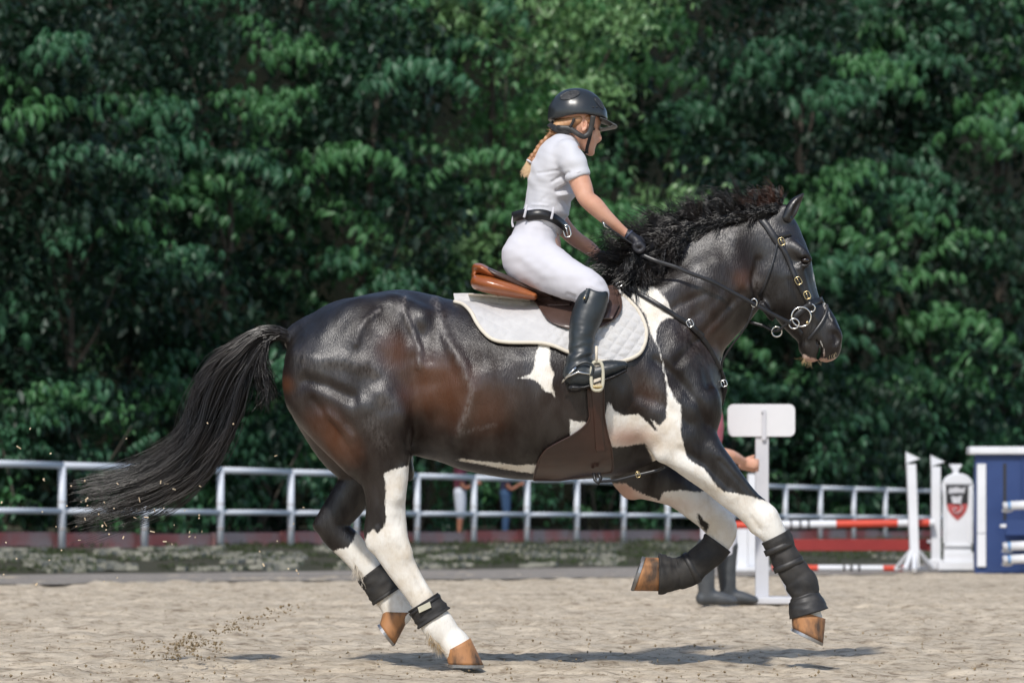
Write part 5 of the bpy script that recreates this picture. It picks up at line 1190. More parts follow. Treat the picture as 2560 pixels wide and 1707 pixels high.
# tall boots
def boot_r(s):
    ls = [(1491, 726, 28, s*.268, .050), (1484, 745, 37, s*.272, .060), (1472, 780, 40, s*.282, .062), (1459, 815, 36.5, s*.292, .058), (1455, 850, 32.5, s*.305, .050), (1452, 880, 31, s*.315, .047), (1449, 905, 33, s*.323, .048), (1444, 925, 33, s*.328, .048)]
    foot = [(1437, 940, 27, s*.335, .038), (1462, 940, 28, s*.332, .044), (1495, 930, 25, s*.330, .048), (1530, 920, 21, s*.328, .048), (1556, 914, 14, s*.326, .036)]
    def wr(px, py, V, N):
        f = .0035*np.sin(py/4.6+px/16+2*vnoise(px/20, py/10, 3))*np.clip(1-np.abs(py-885)/38, 0, 1)+.002*np.sin(py/9+px/20)*np.clip(1-np.abs(py-840)/30, 0, 1)
        return f+(vnoise(px/18, py/18, 6)-.5)*.0025
    o, V, Fc = rbuild('tall_boot', P(1395, 1000, s*.31-.11), P(1590, 700, s*.31+.11), .0040, [(ls, .01), (foot, .022), ([(1497, 700, 34, s*.268, .12)], .006, 's'), ([(1470, 988, 22, s*.33, .1), (1540, 958, 16, s*.33, .1)], .004, 's')], M['boot_leather'], disp=wr)
    # sole, heel and spur as parts
    sl = rbuild('boot_sole', P(1395, 1000, s*.33-.09), P(1590, 880, s*.33+.09), .003, [([(1432, 968, 8, s*.335, .036), (1462, 968, 5, s*.334, .036), (1500, 954, 4.5, s*.332, .046), (1535, 941, 4.5, s*.33, .046), (1564, 926, 4, s*.328, .03)], .006), ([(1428, 971, 9, s*.335, .034), (1444, 972, 8, s*.335, .034)], .005)], M['black_leather'], o)
    return o
bo = boot_r(-1); boot_r(1)
strap('spur_strap', [(1418, 935), (1440, 915), (1465, 905), (1482, 915), (1478, 940)], 6, M['boot_leather'], bo, ys=[-.372, -.385, -.385, -.383, -.38], th=.004)
MB().tube([P(1475, 935, -.384), P(1445, 930, -.386), P(1418, 942, -.378), P(1410, 950, -.36), P(1405, 958, -.352)], .004, 8).build('spur', M['chrome'], bo, smooth=True)
MB().tube([P(1440, 918, -.386), P(1426, 932, -.383), P(1412, 948, -.372)], .0045, 8).build('spur', M['chrome'], bo, smooth=True)
strap('zip_tab', [(1471, 722), (1466, 738), (1460, 752)], 11, M['boot_leather'], bo, ys=[-.322, -.337, -.343], th=.004)
MB().lathe(P(1461, 745, -.349), [(.001, -.004), (.005, -.003), (.005, .003), (.001, .004)], 12).build('stud', M['brass'], bo, smooth=True)
# stirrups
for s in (-1, 1):
    y = s*.375; st = MB()
    st.tube([P(1491, 866, y*.975), P(1491, 884, y*.99), P(1491, 903, y)], .0055, 6, flat=2.2)
    o = st.build('stirrup_leather', M['fleece'] if s < 0 else M['dark_brown'], saddle, smooth=True)
    s2 = MB(); yy = y-s*.0
    pts = []
    for k in range(30):
        th = 2*math.pi*k/30; a = math.cos(th); b_ = math.sin(th)
        pts.append((1493+15.0*math.copysign(abs(a)**.55, a), 940+36*math.copysign(abs(b_)**.8, b_)))
    q = [P(a, b_, y) for a, b_ in pts]
    s2.tube([*q, q[0]], .0065, 8, cap=False); s2.build('stirrup_iron', M['patch'], o, smooth=True)
    s3 = MB(); s3.box(P(1493, 943, y-s*.012), (.015, .006, .048)); s3.build('stirrup_branch', M['fleece'], o, bevel=.004)
    s3 = MB(); s3.box(P(1493, 943, y-s*.0195+(-.0 if s > 0 else 0)), (.0062, .003, .028)); s3.build('rubber_inset', M['brass'], o, bevel=.001)
    s3 = MB(); s3.box(P(1493, 968, y-s*-.0-s*.045), (.019, .052, .006)); s3.build('tread', M['brass'], o, bevel=.003)
    s3 = MB(); s3.tube([P(1493, 905, y), P(1493, 915, y-s*.05), P(1493, 960, y-s*.095), P(1493, 972, y-s*.08)], .005, 8) if False else None

# helmet
hl = rbuild('helmet', P(1360, 345, -.15), P(1560, 210, .15), .0036, [([(1434, 284, 62, 0, .095), (1446, 288, 66, 0, .097), (1455, 294, 61, 0, .092)], .02), ([(1384, 296, 12, 0, .05), (1392, 285, 22, 0, .06)], .02),
    ([(1505, 298, 10, 0, .055), (1500, 288, 15, 0, .06)], .02), ([(1360, 372, 68, 0, .3), (1400, 366, 66, 0, .3), (1445, 362, 72, 0, .3), (1480, 366, 72, 0, .3), (1520, 376, 72, 0, .3)], .006, 's'), ([(1440, 300, 48, 0, .076), (1450, 304, 48, 0, .076)], .004, 's')], M['helmet'])[0]
rb = rbuild('peak', P(1480, 345, -.11), P(1560, 275, .11), .0026, [([(1500, 301, 4, 0, .078), (1512, 305, 3.6, 0, .072), (1524, 310, 3.4, 0, .060), (1534, 314, 3.2, 0, .046), (1541, 317, 2.6, 0, .030)], .006), ([(1500, 325, 4, 0, .04), (1524, 321, 3, 0, .05), (1536, 319, 2.6, 0, .03)], .01)], M['peak'], hl)
# side vent: mesh patch lying on the shell
hv = BVHTree.FromObject(hl, bpy.context.evaluated_depsgraph_get()); off = wloc(hl)
def vent(c, a, b_, ang, nm='vent'):
    mb = MB(); V = []; F = []; rings = 6; n = 28
    for i in range(rings+1):
        for k in range(n):
            th = 2*math.pi*k/n; rr = i/rings; u = a*rr*math.cos(th); v = b_*rr*math.sin(th)
            x, _, z = P(c[0]+u*math.cos(ang)+v*math.sin(ang), c[1]-u*math.sin(ang)+v*math.cos(ang), -.07)
            h = hv.ray_cast(Vector((x, -3, z))-off, Vector((0, 1, 0))); y = (h[0].y+off.y) if h[0] else -.03
            V.append((x, y-.0016-(.001 if i == rings else 0), z))
    F = [(i*n+k, i*n+(k+1) % n, (i+1)*n+(k+1) % n, (i+1)*n+k) for i in range(rings) for k in range(n)]
    o = mb.add(V, F).build(nm, M['mesh_vent'], hl, smooth=True)
    rim = [V[rings*n+k] for k in range(n)]; MB().tube(rim+[rim[0]], .0013, 6, cap=False).build('vent_rim', M['helmet'], hl, smooth=True)
vent((1425, 238), 26, 10.5, .30); vent((1499, 256), 6, 20, .62)
for c in ((1483, 269), (1492, 268)):
    x, _, z = P(*c, -.07); h = hv.ray_cast(Vector((x, -3, z))-off, Vector((0, 1, 0))); y = (h[0].y if h[0] else -.05)
    MB().lathe((x, y-.001, z), [(.0005, -.003), (.003, -.002), (.003, .002), (.0005, .003)], 10).build('rivet', M['rubber'], hl, smooth=True)
hn = M['rubber']
strap('harness', [(1376, 316), (1400, 320), (1424, 322), (1446, 336), (1460, 342), (1472, 334), (1478, 318), (1483, 290)], 13, hn, hl, ys=[-.035, -.066, -.074, -.078, -.076, -.074, -.074, -.080], th=.005)
strap('rear_cradle', [(1374, 308), (1388, 320), (1410, 326), (1432, 322)], 20, hn, hl, ys=[-.02, -.052, -.068, -.072], th=.006)
strap('harness', [(1436, 296), (1430, 310), (1424, 318)], 7, hn, hl, ys=[-.083, -.079, -.076], th=.004)
strap('chin_strap', [(1484, 300), (1479, 325), (1473, 350), (1468, 368), (1466, 384)], 8, hn, hl, ys=[-.072, -.066, -.052, -.040, -.022], th=.004)
strap('chin_strap', [(1466, 384), (1464, 378), (1468, 386)], 12, hn, hl, ys=[-.03, 0, .03], th=.006)
for s in (-1, 1):
    MB().lathe(P(1484, 323, s*.036), [(.0004, -.006), (.005, -.004), (.0065, 0), (.005, .004), (.0004, .006)], 12).build('eye', M['eye'], rider, smooth=True)
    MB().tube([P(1478, 314, s*.041), P(1485, 312, s*.038), P(1491, 315, s*.028)], .0022, 6).build('eyebrow', M['braid'], rider, smooth=True)
# hair under the helmet and braid
rbuild('hair', P(1365, 355, -.09), P(1480, 280, .09), .003, [([(1398, 318, 20, 0, .060), (1425, 312, 25, 0, .073), (1446, 304, 22, 0, .077)], .01), ([(1385, 328, 12, 0, .03), (1402, 330, 14, 0, .035)], .01), ([(1478, 305, 10, -.052, .016), (1470, 298, 12, -.058, .014)], .008)], M['braid'])
bc = catmull([(1392, 328), (1372, 345), (1352, 366), (1336, 388), (1323, 404)], 12); r = np.random.default_rng(5); S = []
for j in range(3):
    for i in range(60):
        rr = r.normal(size=2)*1.7; pts = []
        for k in range(len(bc)):
            t = k/(len(bc)-1); a = t*5.2*math.pi+j*2.094; R1 = 6.2*(1-.35*t)
            pts.append(P(bc[k][0]+R1*math.sin(a)*.75+rr[0], bc[k][1]+R1*math.sin(a)*.75+rr[1], -.022*math.sin(min(t*2.2, 1)*1.57)+.2*R1/PXM*math.cos(2*a)*4*.5-.02))
        S.append(pts)
strands('braid', np.array(S), .0013, .0010, M['braid'], rider)
S = []
for i in range(220):
    x, y_ = 1322+r.normal()*2.5, 405+r.normal()*2; a = math.radians(-108+r.normal()*10); pts = []; c = r.normal()*.5+.4; ln = 4.6*(.5+.5*r.random())
    for j in range(10): pts.append(P(x, y_, -.042+r.normal()*.0005)); x += math.cos(a+c*(.5-j/9))*ln; y_ -= math.sin(a+c*(.5-j/9))*ln
    S.append(pts)
strands('braid_tip', np.array(S), .0011, .0004, M['braid_tip'], rider)
MB().torus(P(1323, 404, -.042), .009, .004, (.6, 0, .8), 16, 8).build('hair_tie', M['shirt'], rider, smooth=True)
S = []
for i in range(90):
    x, y_ = 1380+r.random()*22, 330+r.normal()*4; a = math.radians(-150+r.normal()*25); pts = []
    for j in range(8): pts.append(P(x, y_, -.03-.02*r.random())); x += math.cos(a)*2.6; y_ -= math.sin(a)*2.6; a += r.normal()*.08
    S.append(pts)
strands('loose_hair', np.array(S), .0008, .0004, M['braid'], rider)
# gloved hands closed round the reins
def hand(c, ang, s, y):
    """fist seen from the side; ang = forearm direction"""
    ca, sa = math.cos(ang), math.sin(ang)
    def T(u, v): return (c[0]+u*ca+v*sa, c[1]+u*sa-v*ca)
    ops = [([(*T(-26, 0), 13, y, .026), (*T(-12, 1), 13.5, y, .026), (*T(4, 1), 14.5, y, .033), (*T(14, -1), 12, y, .038)], .008), ([(*T(9, -6), 13.5, y, .043)], .006)]
    for i, (yo, ln) in enumerate(((-.030, .92), (-.010, 1.0), (.010, .96), (.029, .82))):
        k = y+yo
        ops.append(([(*T(12, 4), 6.2, k, .0098), (*T(12+14*ln, 1), 6.0, k, .0096), (*T(10+15*ln, -13*ln), 5.6, k, .0090), (*T(6+6*ln, -17*ln), 5.2, k, .0086), (*T(3, -10), 4.8, k, .008)], .0035))
    ops.append(([(*T(-8, 8), 7, y-s*.024, .011), (*T(6, 13), 6.4, y-s*.026, .0105), (*T(19, 9), 5.6, y-s*.020, .0095), (*T(24, 1), 5, y-s*.014, .009)], .005))
    g, V, Fc = rbuild('glove', P(c[0]-60, c[1]+60, y-.07), P(c[0]+60, c[1]-60, y+.07), .0026, ops, M['glove'], disp=lambda px, py, V, N: .0012*np.sin(px/2.6+py/4)*np.clip(1-np.hypot(px-c[0]+16, py-c[1])/22, 0, 1))
    sleeve('glove_cuff', [(*T(-27, 0), 14.5, y, .0275), (*T(-23, 0), 14.5, y, .0275)], M['trim_navy'], rider, sub=2)
    return g
hand((1590, 604), math.radians(42), -1, -.150); hand((1530, 650), math.radians(22), 1, .085)
MB().tube([P(1505, 554, -.215), P(1530, 575, -.20), P(1560, 596, -.19), P(1600, 622, -.175), P(1608, 640, -.165)], [.004, .004, .0045, .0035, .003], 8).build('riding_crop', M['black_leather'], None, smooth=True)
tag(bpy.data.objects['riding_crop'], 'short black riding crop held in the near gloved hand', 'riding crop')
MB().tube([P(1508, 556, -.215), P(1512, 566, -.21), P(1524, 573, -.205)], .003, 6).build('crop_loop', M['chrome'], bpy.data.objects['riding_crop'], smooth=True)

# ================================================================== JUMP EQUIPMENT, SIGN
W = M['white_paint']
def boxpx(mb, x0, y0, x1, y1, d, th):      # box facing the lens between photo pixels at distance d
    a = PD(x0, y1, d); b_ = PD(x1, y0, d); return mb.box(((a[0]+b_[0])/2, d-DIST+th/2, (a[2]+b_[2])/2), ((b_[0]-a[0])/2, th/2, (b_[2]-a[2])/2))
def rrect(x0, y0, x1, y1, rad, d, n=6):
    pts = []
    for cx, cy, a0 in ((x1-rad, y1-rad, 0), (x0+rad, y1-rad, 90), (x0+rad, y0+rad, 180), (x1-rad, y0+rad, 270)):
        for k in range(n+1):
            a = math.radians(a0+90*k/n); q = PD(cx+rad*math.cos(a), cy+rad*math.sin(a), d); pts.append((q[0], q[2]))
    return pts
d = 21.8
sg = root('sign', PD(1906, 1508, d), 'blank white rounded sign board on a white post beside the horse chest', 'sign')
MB().prism(rrect(1819, 1010, 1988, 1091, 15, d), d-DIST, d-DIST+.014).build('board', M['sign_paint'], sg, bevel=.003)
MB().prism(rrect(1904, 1024, 1915, 1100, 3, d), d-DIST-.012, d-DIST-.002).build('bracket', M['grey_paint'], sg, bevel=.002)
mb = MB(); boxpx(mb, 1889, 1026, 1922, 1502, d+.016, .05); mb.build('post', M['grey_paint'], sg, bevel=.004)
mb = MB(); boxpx(mb, 1852, 1492, 1984, 1510, d-.15, .40); mb.build('foot', M['grey_paint'], sg, bevel=.01)
mb = MB(); mb.lathe(PD(1906, 1032, d-.016), [(.001, -.006), (.006, -.004), (.006, .004), (.001, .006)], 10); mb.build('screw', M['steel'], sg, smooth=True)
mb = MB(); mb.tube([PD(1925, 1370, d), PD(1980, 1500, d)], .012, 8); mb.build('brace', M['grey_paint'], sg, smooth=True)

def pole(x0, y0, x1, y1, d0, d1, bands, name, label, rr=.05, parent=None, grp=None):
    t = root(name, tuple((a+b_)/2 for a, b_ in zip(PD(x0, y0, d0), PD(x1, y1, d1))), label, 'jump pole', grp)
    A, B_ = Vector(PD(x0, y0, d0)), Vector(PD(x1, y1, d1)); s = 0
    tot = sum(b_[0] for b_ in bands)
    for ln, mt in bands:
        a, b2 = A.lerp(B_, s/tot), A.lerp(B_, (s+ln)/tot); s += ln
        MB().tube([a, b2], rr, 18).build('band', M[mt], t, smooth=False)
    return t
dj = 36.5
pole(1838, 1312, 2336, 1306, dj+.1, dj+.1, [(34, 'red_paint'), (91, 'white_paint'), (4, 'black_paint'), (16, 'white_paint'), (5, 'black_paint'), (14, 'white_paint'), (5, 'black_paint'), (60, 'white_paint'), (140, 'red_paint'), (12, 'white_paint'), (20, 'white_paint'), (40, 'red_paint'), (12, 'white_paint')],
     'jump_pole', 'red and white striped jump pole at knee height of the white horse leg', .044)
pole(1930, 1418, 2262, 1420, dj+.2, dj+.2, [(105, 'red_paint'), (57, 'white_paint'), (5, 'black_paint'), (11, 'white_paint'), (6, 'black_paint'), (12, 'white_paint'), (6, 'black_paint'), (52, 'white_paint'), (50, 'red_paint')],
     'jump_pole', 'red and white striped ground pole lying at the foot of the white jump stand', .034)
pk = root('plank', PD(2150, 1375, dj+.6), 'long dark red plank hanging between jump stands', 'plank')
mb = MB(); boxpx(mb, 1975, 1347, 2332, 1376, dj+.6, .03); mb.build('board', M['darkred_paint'], pk, bevel=.004)
mb = MB(); boxpx(mb, 2318, 1349, 2338, 1356, dj+.55, .05); mb.build('hook', W, pk, bevel=.003)
def flag(parent, x, ytop, d):
    q = [PD(x, ytop, d), PD(x+34, ytop+16, d), PD(x+1, ytop+27, d)]; MB().prism([(a[0], a[2]) for a in q], d-DIST-.004, d-DIST+.004).build('flag', W, parent)
    MB().tube([PD(x, ytop-1, d), PD(x, ytop+38, d)], .008, 8).build('flag_stick', M['grey_paint'], parent, smooth=True)
s1 = root('jump_stand', PD(2290, 1424, dj-.3), 'white jump stand post with white pennant and splayed feet, left of the shield pillar', 'jump stand', 'flagged jump stand posts')
mb = MB(); q0 = [PD(2266, 1160, dj-.3), PD(2289, 1160, dj-.3), PD(2298, 1420, dj-.3), PD(2276, 1420, dj-.3)]
mb.prism([(a[0], a[2]) for a in q0], dj-DIST-.35, dj-DIST-.25); mb.build('post', W, s1, bevel=.006)
for a, b_, y_ in (((2278, 1376), (2240, 1422), .25), ((2294, 1376), (2330, 1420), .2), ((2286, 1385), (2286, 1424), -.3), ((2280, 1376), (2262, 1423), -.25)):
    MB().tube([PD(*a, dj-.3), PD(*b_, dj-.3+y_)], .028, 8).build('foot', W, s1)
mb = MB(); boxpx(mb, 2238, 1416, 2335, 1424, dj-.1, .05); mb.build('foot_bar', W, s1, bevel=.004)
flag(s1, 2266, 1130, dj-.28)
s2 = root('jump_stand', PD(2345, 1420, dj+.2), 'white jump stand post with white pennant touching the shield pillar', 'jump stand', 'flagged jump stand posts')
mb = MB(); boxpx(mb, 2329, 1166, 2352, 1415, dj+.2, .08); mb.build('post', W, s2, bevel=.006); flag(s2, 2328, 1138, dj+.22)
mb = MB(); boxpx(mb, 2322, 1398, 2360, 1422, dj+.18, .3); mb.build('foot', W, s2, bevel=.01)
# shield pillar
sp = root('jump_wing', PD(2395, 1424, dj), 'white bottle shaped jump wing with a black and red shield emblem', 'jump wing')
def prof(pts, d, y0, y1): return [(PD(x, y, d)[0], PD(x, y, d)[2]) for x, y in pts]
arc = [(2357+76*(0.5-.5*math.cos(math.pi*k/14)), 1212-30*math.sin(math.pi*k/14)) for k in range(15)]
body = [(2360, 1425), (2362, 1330), (2360, 1250), (2355, 1214)]+arc[1:-1]+[(2434, 1214), (2431, 1250), (2427, 1330), (2430, 1425)]
mb = MB(); mb.prism(prof(body, dj, 0, 0), dj-DIST, dj-DIST+.10); mb.build('body', W, sp, bevel=.008)
mb = MB(); mb.prism(prof([(2382, 1186), (2384, 1176), (2374, 1162), (2376, 1160), (2404, 1160), (2406, 1162), (2396, 1176), (2398, 1186)], dj, 0, 0), dj-DIST+.01, dj-DIST+.09); mb.build('finial', W, sp, bevel=.008)
mb = MB(); mb.prism(prof([(2363, 1210), (2428, 1210)]+[(2395+36*math.cos(math.pi*k/10), 1210-26*math.sin(math.pi*k/10)) for k in range(1, 10)], dj, 0, 0), dj-DIST-.02, dj-DIST-.002); mb.build('cap', W, sp, bevel=.006)
for (y0, y1, x0, x1, th) in ((1360, 1366, 2362, 2430, .03), (1380, 1404, 2360, 2434, .04), (1404, 1424, 2346, 2440, .10)):
    mb = MB(); boxpx(mb, x0, y0, x1, y1, dj-th, th-.003); mb.build('moulding', W, sp, bevel=.006)
for x0, x1 in ((2358, 2365), (2423, 2432)):
    mb = MB(); boxpx(mb, x0, 1222, x1, 1358, dj-.02, .017); mb.build('edge_strip', W, sp, bevel=.004)
shd = [(2364, 1213), (2421, 1213)]; blk = shd+[(2420, 1259), (2366, 1259)]; red = [(2366, 1259.4), (2420, 1259.4), (2416, 1275), (2408, 1288), (2394, 1301), (2380, 1289), (2370, 1275)]
def plate(pts, mat, y, name): return MB().prism([(PD(a, b_, dj)[0], PD(a, b_, dj)[2]) for a, b_ in pts], dj-DIST-y, dj-DIST-y+.002).build(name, M[mat], sp)
plate(blk, 'black_paint', .006, 'shield'); plate(red, 'shield_red', .006, 'shield')
def disc(cx, cy, a, b_, n=18): return [(cx+a*math.cos(6.2832*k/n), cy+b_*math.sin(6.2832*k/n)) for k in range(n)]
plate(disc(2390, 1229, 17, 12), 'grey_paint', .0105, 'emblem'); plate([(2373, 1233), (2407, 1231), (2405, 1237), (2377, 1239)], 'black_paint', .0135, 'emblem'); plate([(2377, 1239.5), (2405, 1238), (2402, 1256), (2381, 1257)], 'grey_paint', .0105, 'emblem')
plate([(2370, 1232), (2374, 1217), (2380, 1222), (2376, 1236)], 'grey_paint', .0108, 'emblem'); plate([(2402, 1222), (2414, 1216), (2410, 1232), (2404, 1236)], 'grey_paint', .0108, 'emblem')
MB().tube([PD(x, y, dj-.014) for x, y in ((2384, 1257), (2394, 1256), (2402, 1260), (2405, 1269), (2401, 1278), (2392, 1282), (2384, 1278), (2384, 1271), (2391, 1269))], .020, 8, flat=.3, up=(0, 1, 0)).build('emblem', M['sign_paint'], sp)
# blue wall wing at the right edge
db = 35.5
bw = root('jump_wing', PD(2520, 1432, db), 'tall navy blue jump wing with white cap at the right edge', 'jump wing')
mb = MB(); boxpx(mb, 2438, 1133, 2640, 1432, db, .12); mb.build('body', M['blue_paint'], bw, bevel=.005)
mb = MB(); boxpx(mb, 2424, 1116, 2660, 1135, db-.08, .26); mb.build('cap', W, bw, bevel=.015)
mb = MB(); boxpx(mb, 2443, 1159, 2465, 1332, db-.035, .032); mb.build('white_strip', W, bw, bevel=.004)
mb = MB(); boxpx(mb, 2443, 1333.5, 2465, 1416, db-.035, .032); mb.build('white_strip', W, bw, bevel=.004)
mb = MB(); boxpx(mb, 2508, 1158, 2516, 1300, db-.010, .007); mb.build('track', M['black_paint'], bw, bevel=.001)
mb = MB(); boxpx(mb, 2468, 1137, 2554, 1428, db-.006, .004); mb.build('panel', M['blue_paint'], bw, bevel=.001)
mb = MB(); boxpx(mb, 2554, 1126, 2558, 1428, db-.03, .03); mb.build('edge', M['blue_paint'], bw, bevel=.001)
for i, (y_, lb_) in enumerate(((1265, 'topmost white pole with blue band, resting on the navy jump wing'), (1366, 'middle white pole with blue band on the navy jump wing'), (1399, 'lowest white pole with blue band on the navy jump wing'))):
    t = root('jump_pole', PD(2540, y_, db-.5), lb_, 'jump pole', 'blue banded poles at the right edge')
    MB().tube([PD(2508, y_, db-.35), PD(2520, y_-1, db-.35)], .047, 18).build('pole_end', M['grey_paint'], t, smooth=True)
    MB().tube([PD(2520.3, y_-1, db-.35), PD(2526, y_-1.5, db-.35)], .048, 18).build('band', M['light_blue'], t, smooth=True)
    MB().tube([PD(2526.3, y_-1.5, db-.35), PD(2640, y_-6, db-.4)], .050, 18).build('band', W, t, smooth=True)
    c = MB(); c.lathe(PD(2518, y_+11, db-.28), [(.02, -.02), (.055, -.008), (.06, .0), (.045, .012), (.01, .016)], 16, 1.1, .8); c.build('pole_cup', W, bw, smooth=True)
t = root('plank', PD(2540, 1325, db-.3), 'navy blue plank between the blue banded poles', 'plank')
mb = MB(); boxpx(mb, 2516, 1300, 2640, 1337, db-.3, .03); mb.build('board', M['blue_paint'], t, bevel=.004)
c = MB(); c.lathe(PD(2512, 1314, db-.25), [(.01, -.025), (.05, -.015), (.055, .0), (.04, .015), (.01, .02)], 16, 1.1, .7); c.build('plank_cup', W, t, smooth=True)
# left end stand of the red and white jump, mostly behind the near foreleg
ls = root('jump_stand', PD(1868, 1425, dj+.6), 'white panelled jump stand partly hidden behind the black booted person and sign post', 'jump stand')
mb = MB(); boxpx(mb, 1870, 1184, 1892, 1424, dj+.6, .08); mb.build('post', W, ls, bevel=.006)
mb = MB(); boxpx(mb, 1842, 1304, 1869, 1424, dj+.62, .05); mb.build('panel', W, ls, bevel=.005)
mb = MB(); boxpx(mb, 1893, 1324, 1908, 1424, dj+.62, .05); mb.build('panel', W, ls, bevel=.005)
mb = MB(); boxpx(mb, 1836, 1416, 1925, 1428, dj+.4, .4); mb.build('foot', W, ls, bevel=.01)

# ------------------------------------------------------------------ people behind
def figure(loc, sc, label, parts, h=.012):
    t = root('person', loc, label, 'person')
    for name, mat, ops, hh in parts:
        pts = np.concatenate([np.array(o[0]) for o in ops if (len(o) < 3 or o[2] == 'u')]); m = np.maximum(pts[:, 3], pts[:, 4])[:, None]+.03
        lo, hi = (pts[:, :3]-m).min(0), (pts[:, :3]+m).max(0); F = Field(lo, hi, hh)
        for o in ops: F.chain(o[0], o[1] if len(o) > 1 else .02, o[2] if len(o) > 2 else 'u')
        V, Fc = F.nets(1); V = V*sc+np.array(loc); from_np(name, V, Fc, M[mat], t)
    return t
def stand_ops(s=1.0, arm='down', fx=1):
    """local metres: x forward*fx, y lateral, z up, 1.7 m tall"""
    o = {}
    o['leg'] = lambda y, lean=0: [(0, y, .88, .085, .085), (.01*fx, y, .68, .075, .075), (.015*fx, y, .48, .056, .056), (0, y, .34, .055, .055), (-.01*fx, y, .16, .040, .04), (0, y, .07, .04, .04)]
    o['foot'] = lambda y: [(-.02*fx, y, .05, .042, .04), (.08*fx, y, .035, .034, .045), (.18*fx, y, .03, .024, .04)]
    o['torso'] = [(0, 0, .90, .10, .155), (0, 0, 1.05, .10, .14), (.01*fx, 0, 1.22, .115, .16), (0, 0, 1.36, .095, .17), (0, 0, 1.43, .05, .08)]
    o['neck'] = [(0, 0, 1.40, .052, .055), (.015*fx, 0, 1.50, .05, .052)]
    o['head'] = [(0, 0, 1.60, .095, .074), (.02*fx, 0, 1.56, .082, .068), (.045*fx, 0, 1.51, .05, .045)]
    o['nose'] = [(.10*fx, 0, 1.565, .014, .012), (.095*fx, 0, 1.545, .018, .016)]
    return o
o = stand_ops()
def handops(c, dx, y, s=1):
    ops = [([(c[0], y, c[2], .030, .02), (c[0]+dx*.07, y, c[2]-.01, .036, .017)], .01)]
    for i in range(4): ops.append(([(c[0]+dx*.07, y+(i-1.5)*.004, c[2]+.022-i*.017, .0085, .0085), (c[0]+dx*.105, y-.012*s, c[2]+.015-i*.017, .008, .008), (c[0]+dx*(.10-.006*i), y-.030*s, c[2]+.010-i*.017, .007, .007)], .004))
    ops.append(([(c[0]+dx*.03, y, c[2]+.028, .010, .010), (c[0]+dx*.075, y-.01*s, c[2]+.045, .009, .009)], .006)); return ops
# helper in white breeches behind the horse: feet at photo row 1515
d = 21.4; base3 = PD(1786, 1514, d); TX = -.075
sh = lambda L_, e=0: [(a+TX, b_, c, r_+e, w_+e) for a, b_, c, r_, w_ in L_]; base3 = (base3[0], base3[1], 0.0)
A = lambda y, hx, hz, hy: [(-.075, y, 1.36, .055, .055), (-.085, y*1.15, 1.20, .046, .046), (-.03, y*1.2, 1.06, .040, .04), (hx*.55, y*.9, 1.02, .036, .036), (hx, hy, hz, .026, .03)]
legs3 = lambda y, x0: [(0, y, .90, .10, .10), (x0*.5, y, .68, .082, .085), (x0, y, .46, .066, .066), (x0, y, .36, .062, .06)]
boot3 = lambda y, x0: [(x0, y, .40, .070, .066), (x0-.01, y, .26, .066, .06), (x0, y, .10, .056, .05)]
foot3 = lambda y, x0: [(x0-.03, y, .045, .045, .045), (x0+.06, y, .05, .05, .05), (x0+.15, y, .036, .036, .046), (x0+.185, y, .03, .026, .036)]
arm_n = A(-.19, .19, .985, -.05); arm_f = A(.19, .19, .985, .05)
p3 = figure(base3, 1.0, 'person in pink polo, white breeches and tall grey boots standing behind the horse, hands clasped', [
    ('body', 'skin', [(sh(o['torso']), .02), (sh(o['neck']), .02), (sh(o['head']), .02), (sh(o['nose']), .01), (arm_n, .02), (arm_f, .02), (legs3(-.10, -.03), .02), (legs3(.10, .09), .02)]+handops((.195, 0, .975), 1, -.035, -1)+handops((.195, 0, .955), 1, .02, 1), .007),
    ('shirt', 'pink', [(sh(o['torso'], .014), .02), ([(a, b_, c, r_+.016, w_+.016) for a, b_, c, r_, w_ in arm_n[:2]], .02), ([(a, b_, c, r_+.016, w_+.016) for a, b_, c, r_, w_ in arm_f[:2]], .02)], .009),
    ('breeches', 'breeches', [([(-.07, 0, .98, .11, .155), (-.04, 0, .90, .12, .16)], .02), ([(a, b_, c, r_+.008, w_+.008) for a, b_, c, r_, w_ in legs3(-.10, -.03)], .02), ([(a, b_, c, r_+.008, w_+.008) for a, b_, c, r_, w_ in legs3(.10, .09)], .02)], .009),
    ('boot', 'wellies', [(boot3(-.10, -.06), .02), (foot3(-.10, -.06), .02)], .008), ('boot', 'wellies', [(boot3(.10, .10), .02), (foot3(.10, .10), .02)], .008),
    ('hair', 'dark_hair', [([(-.095, 0, 1.63, .098, .082), (-.115, 0, 1.55, .07, .07)], .02), ([(-.015, 0, 1.56, .07, .1)], .01, 's')], .008)])
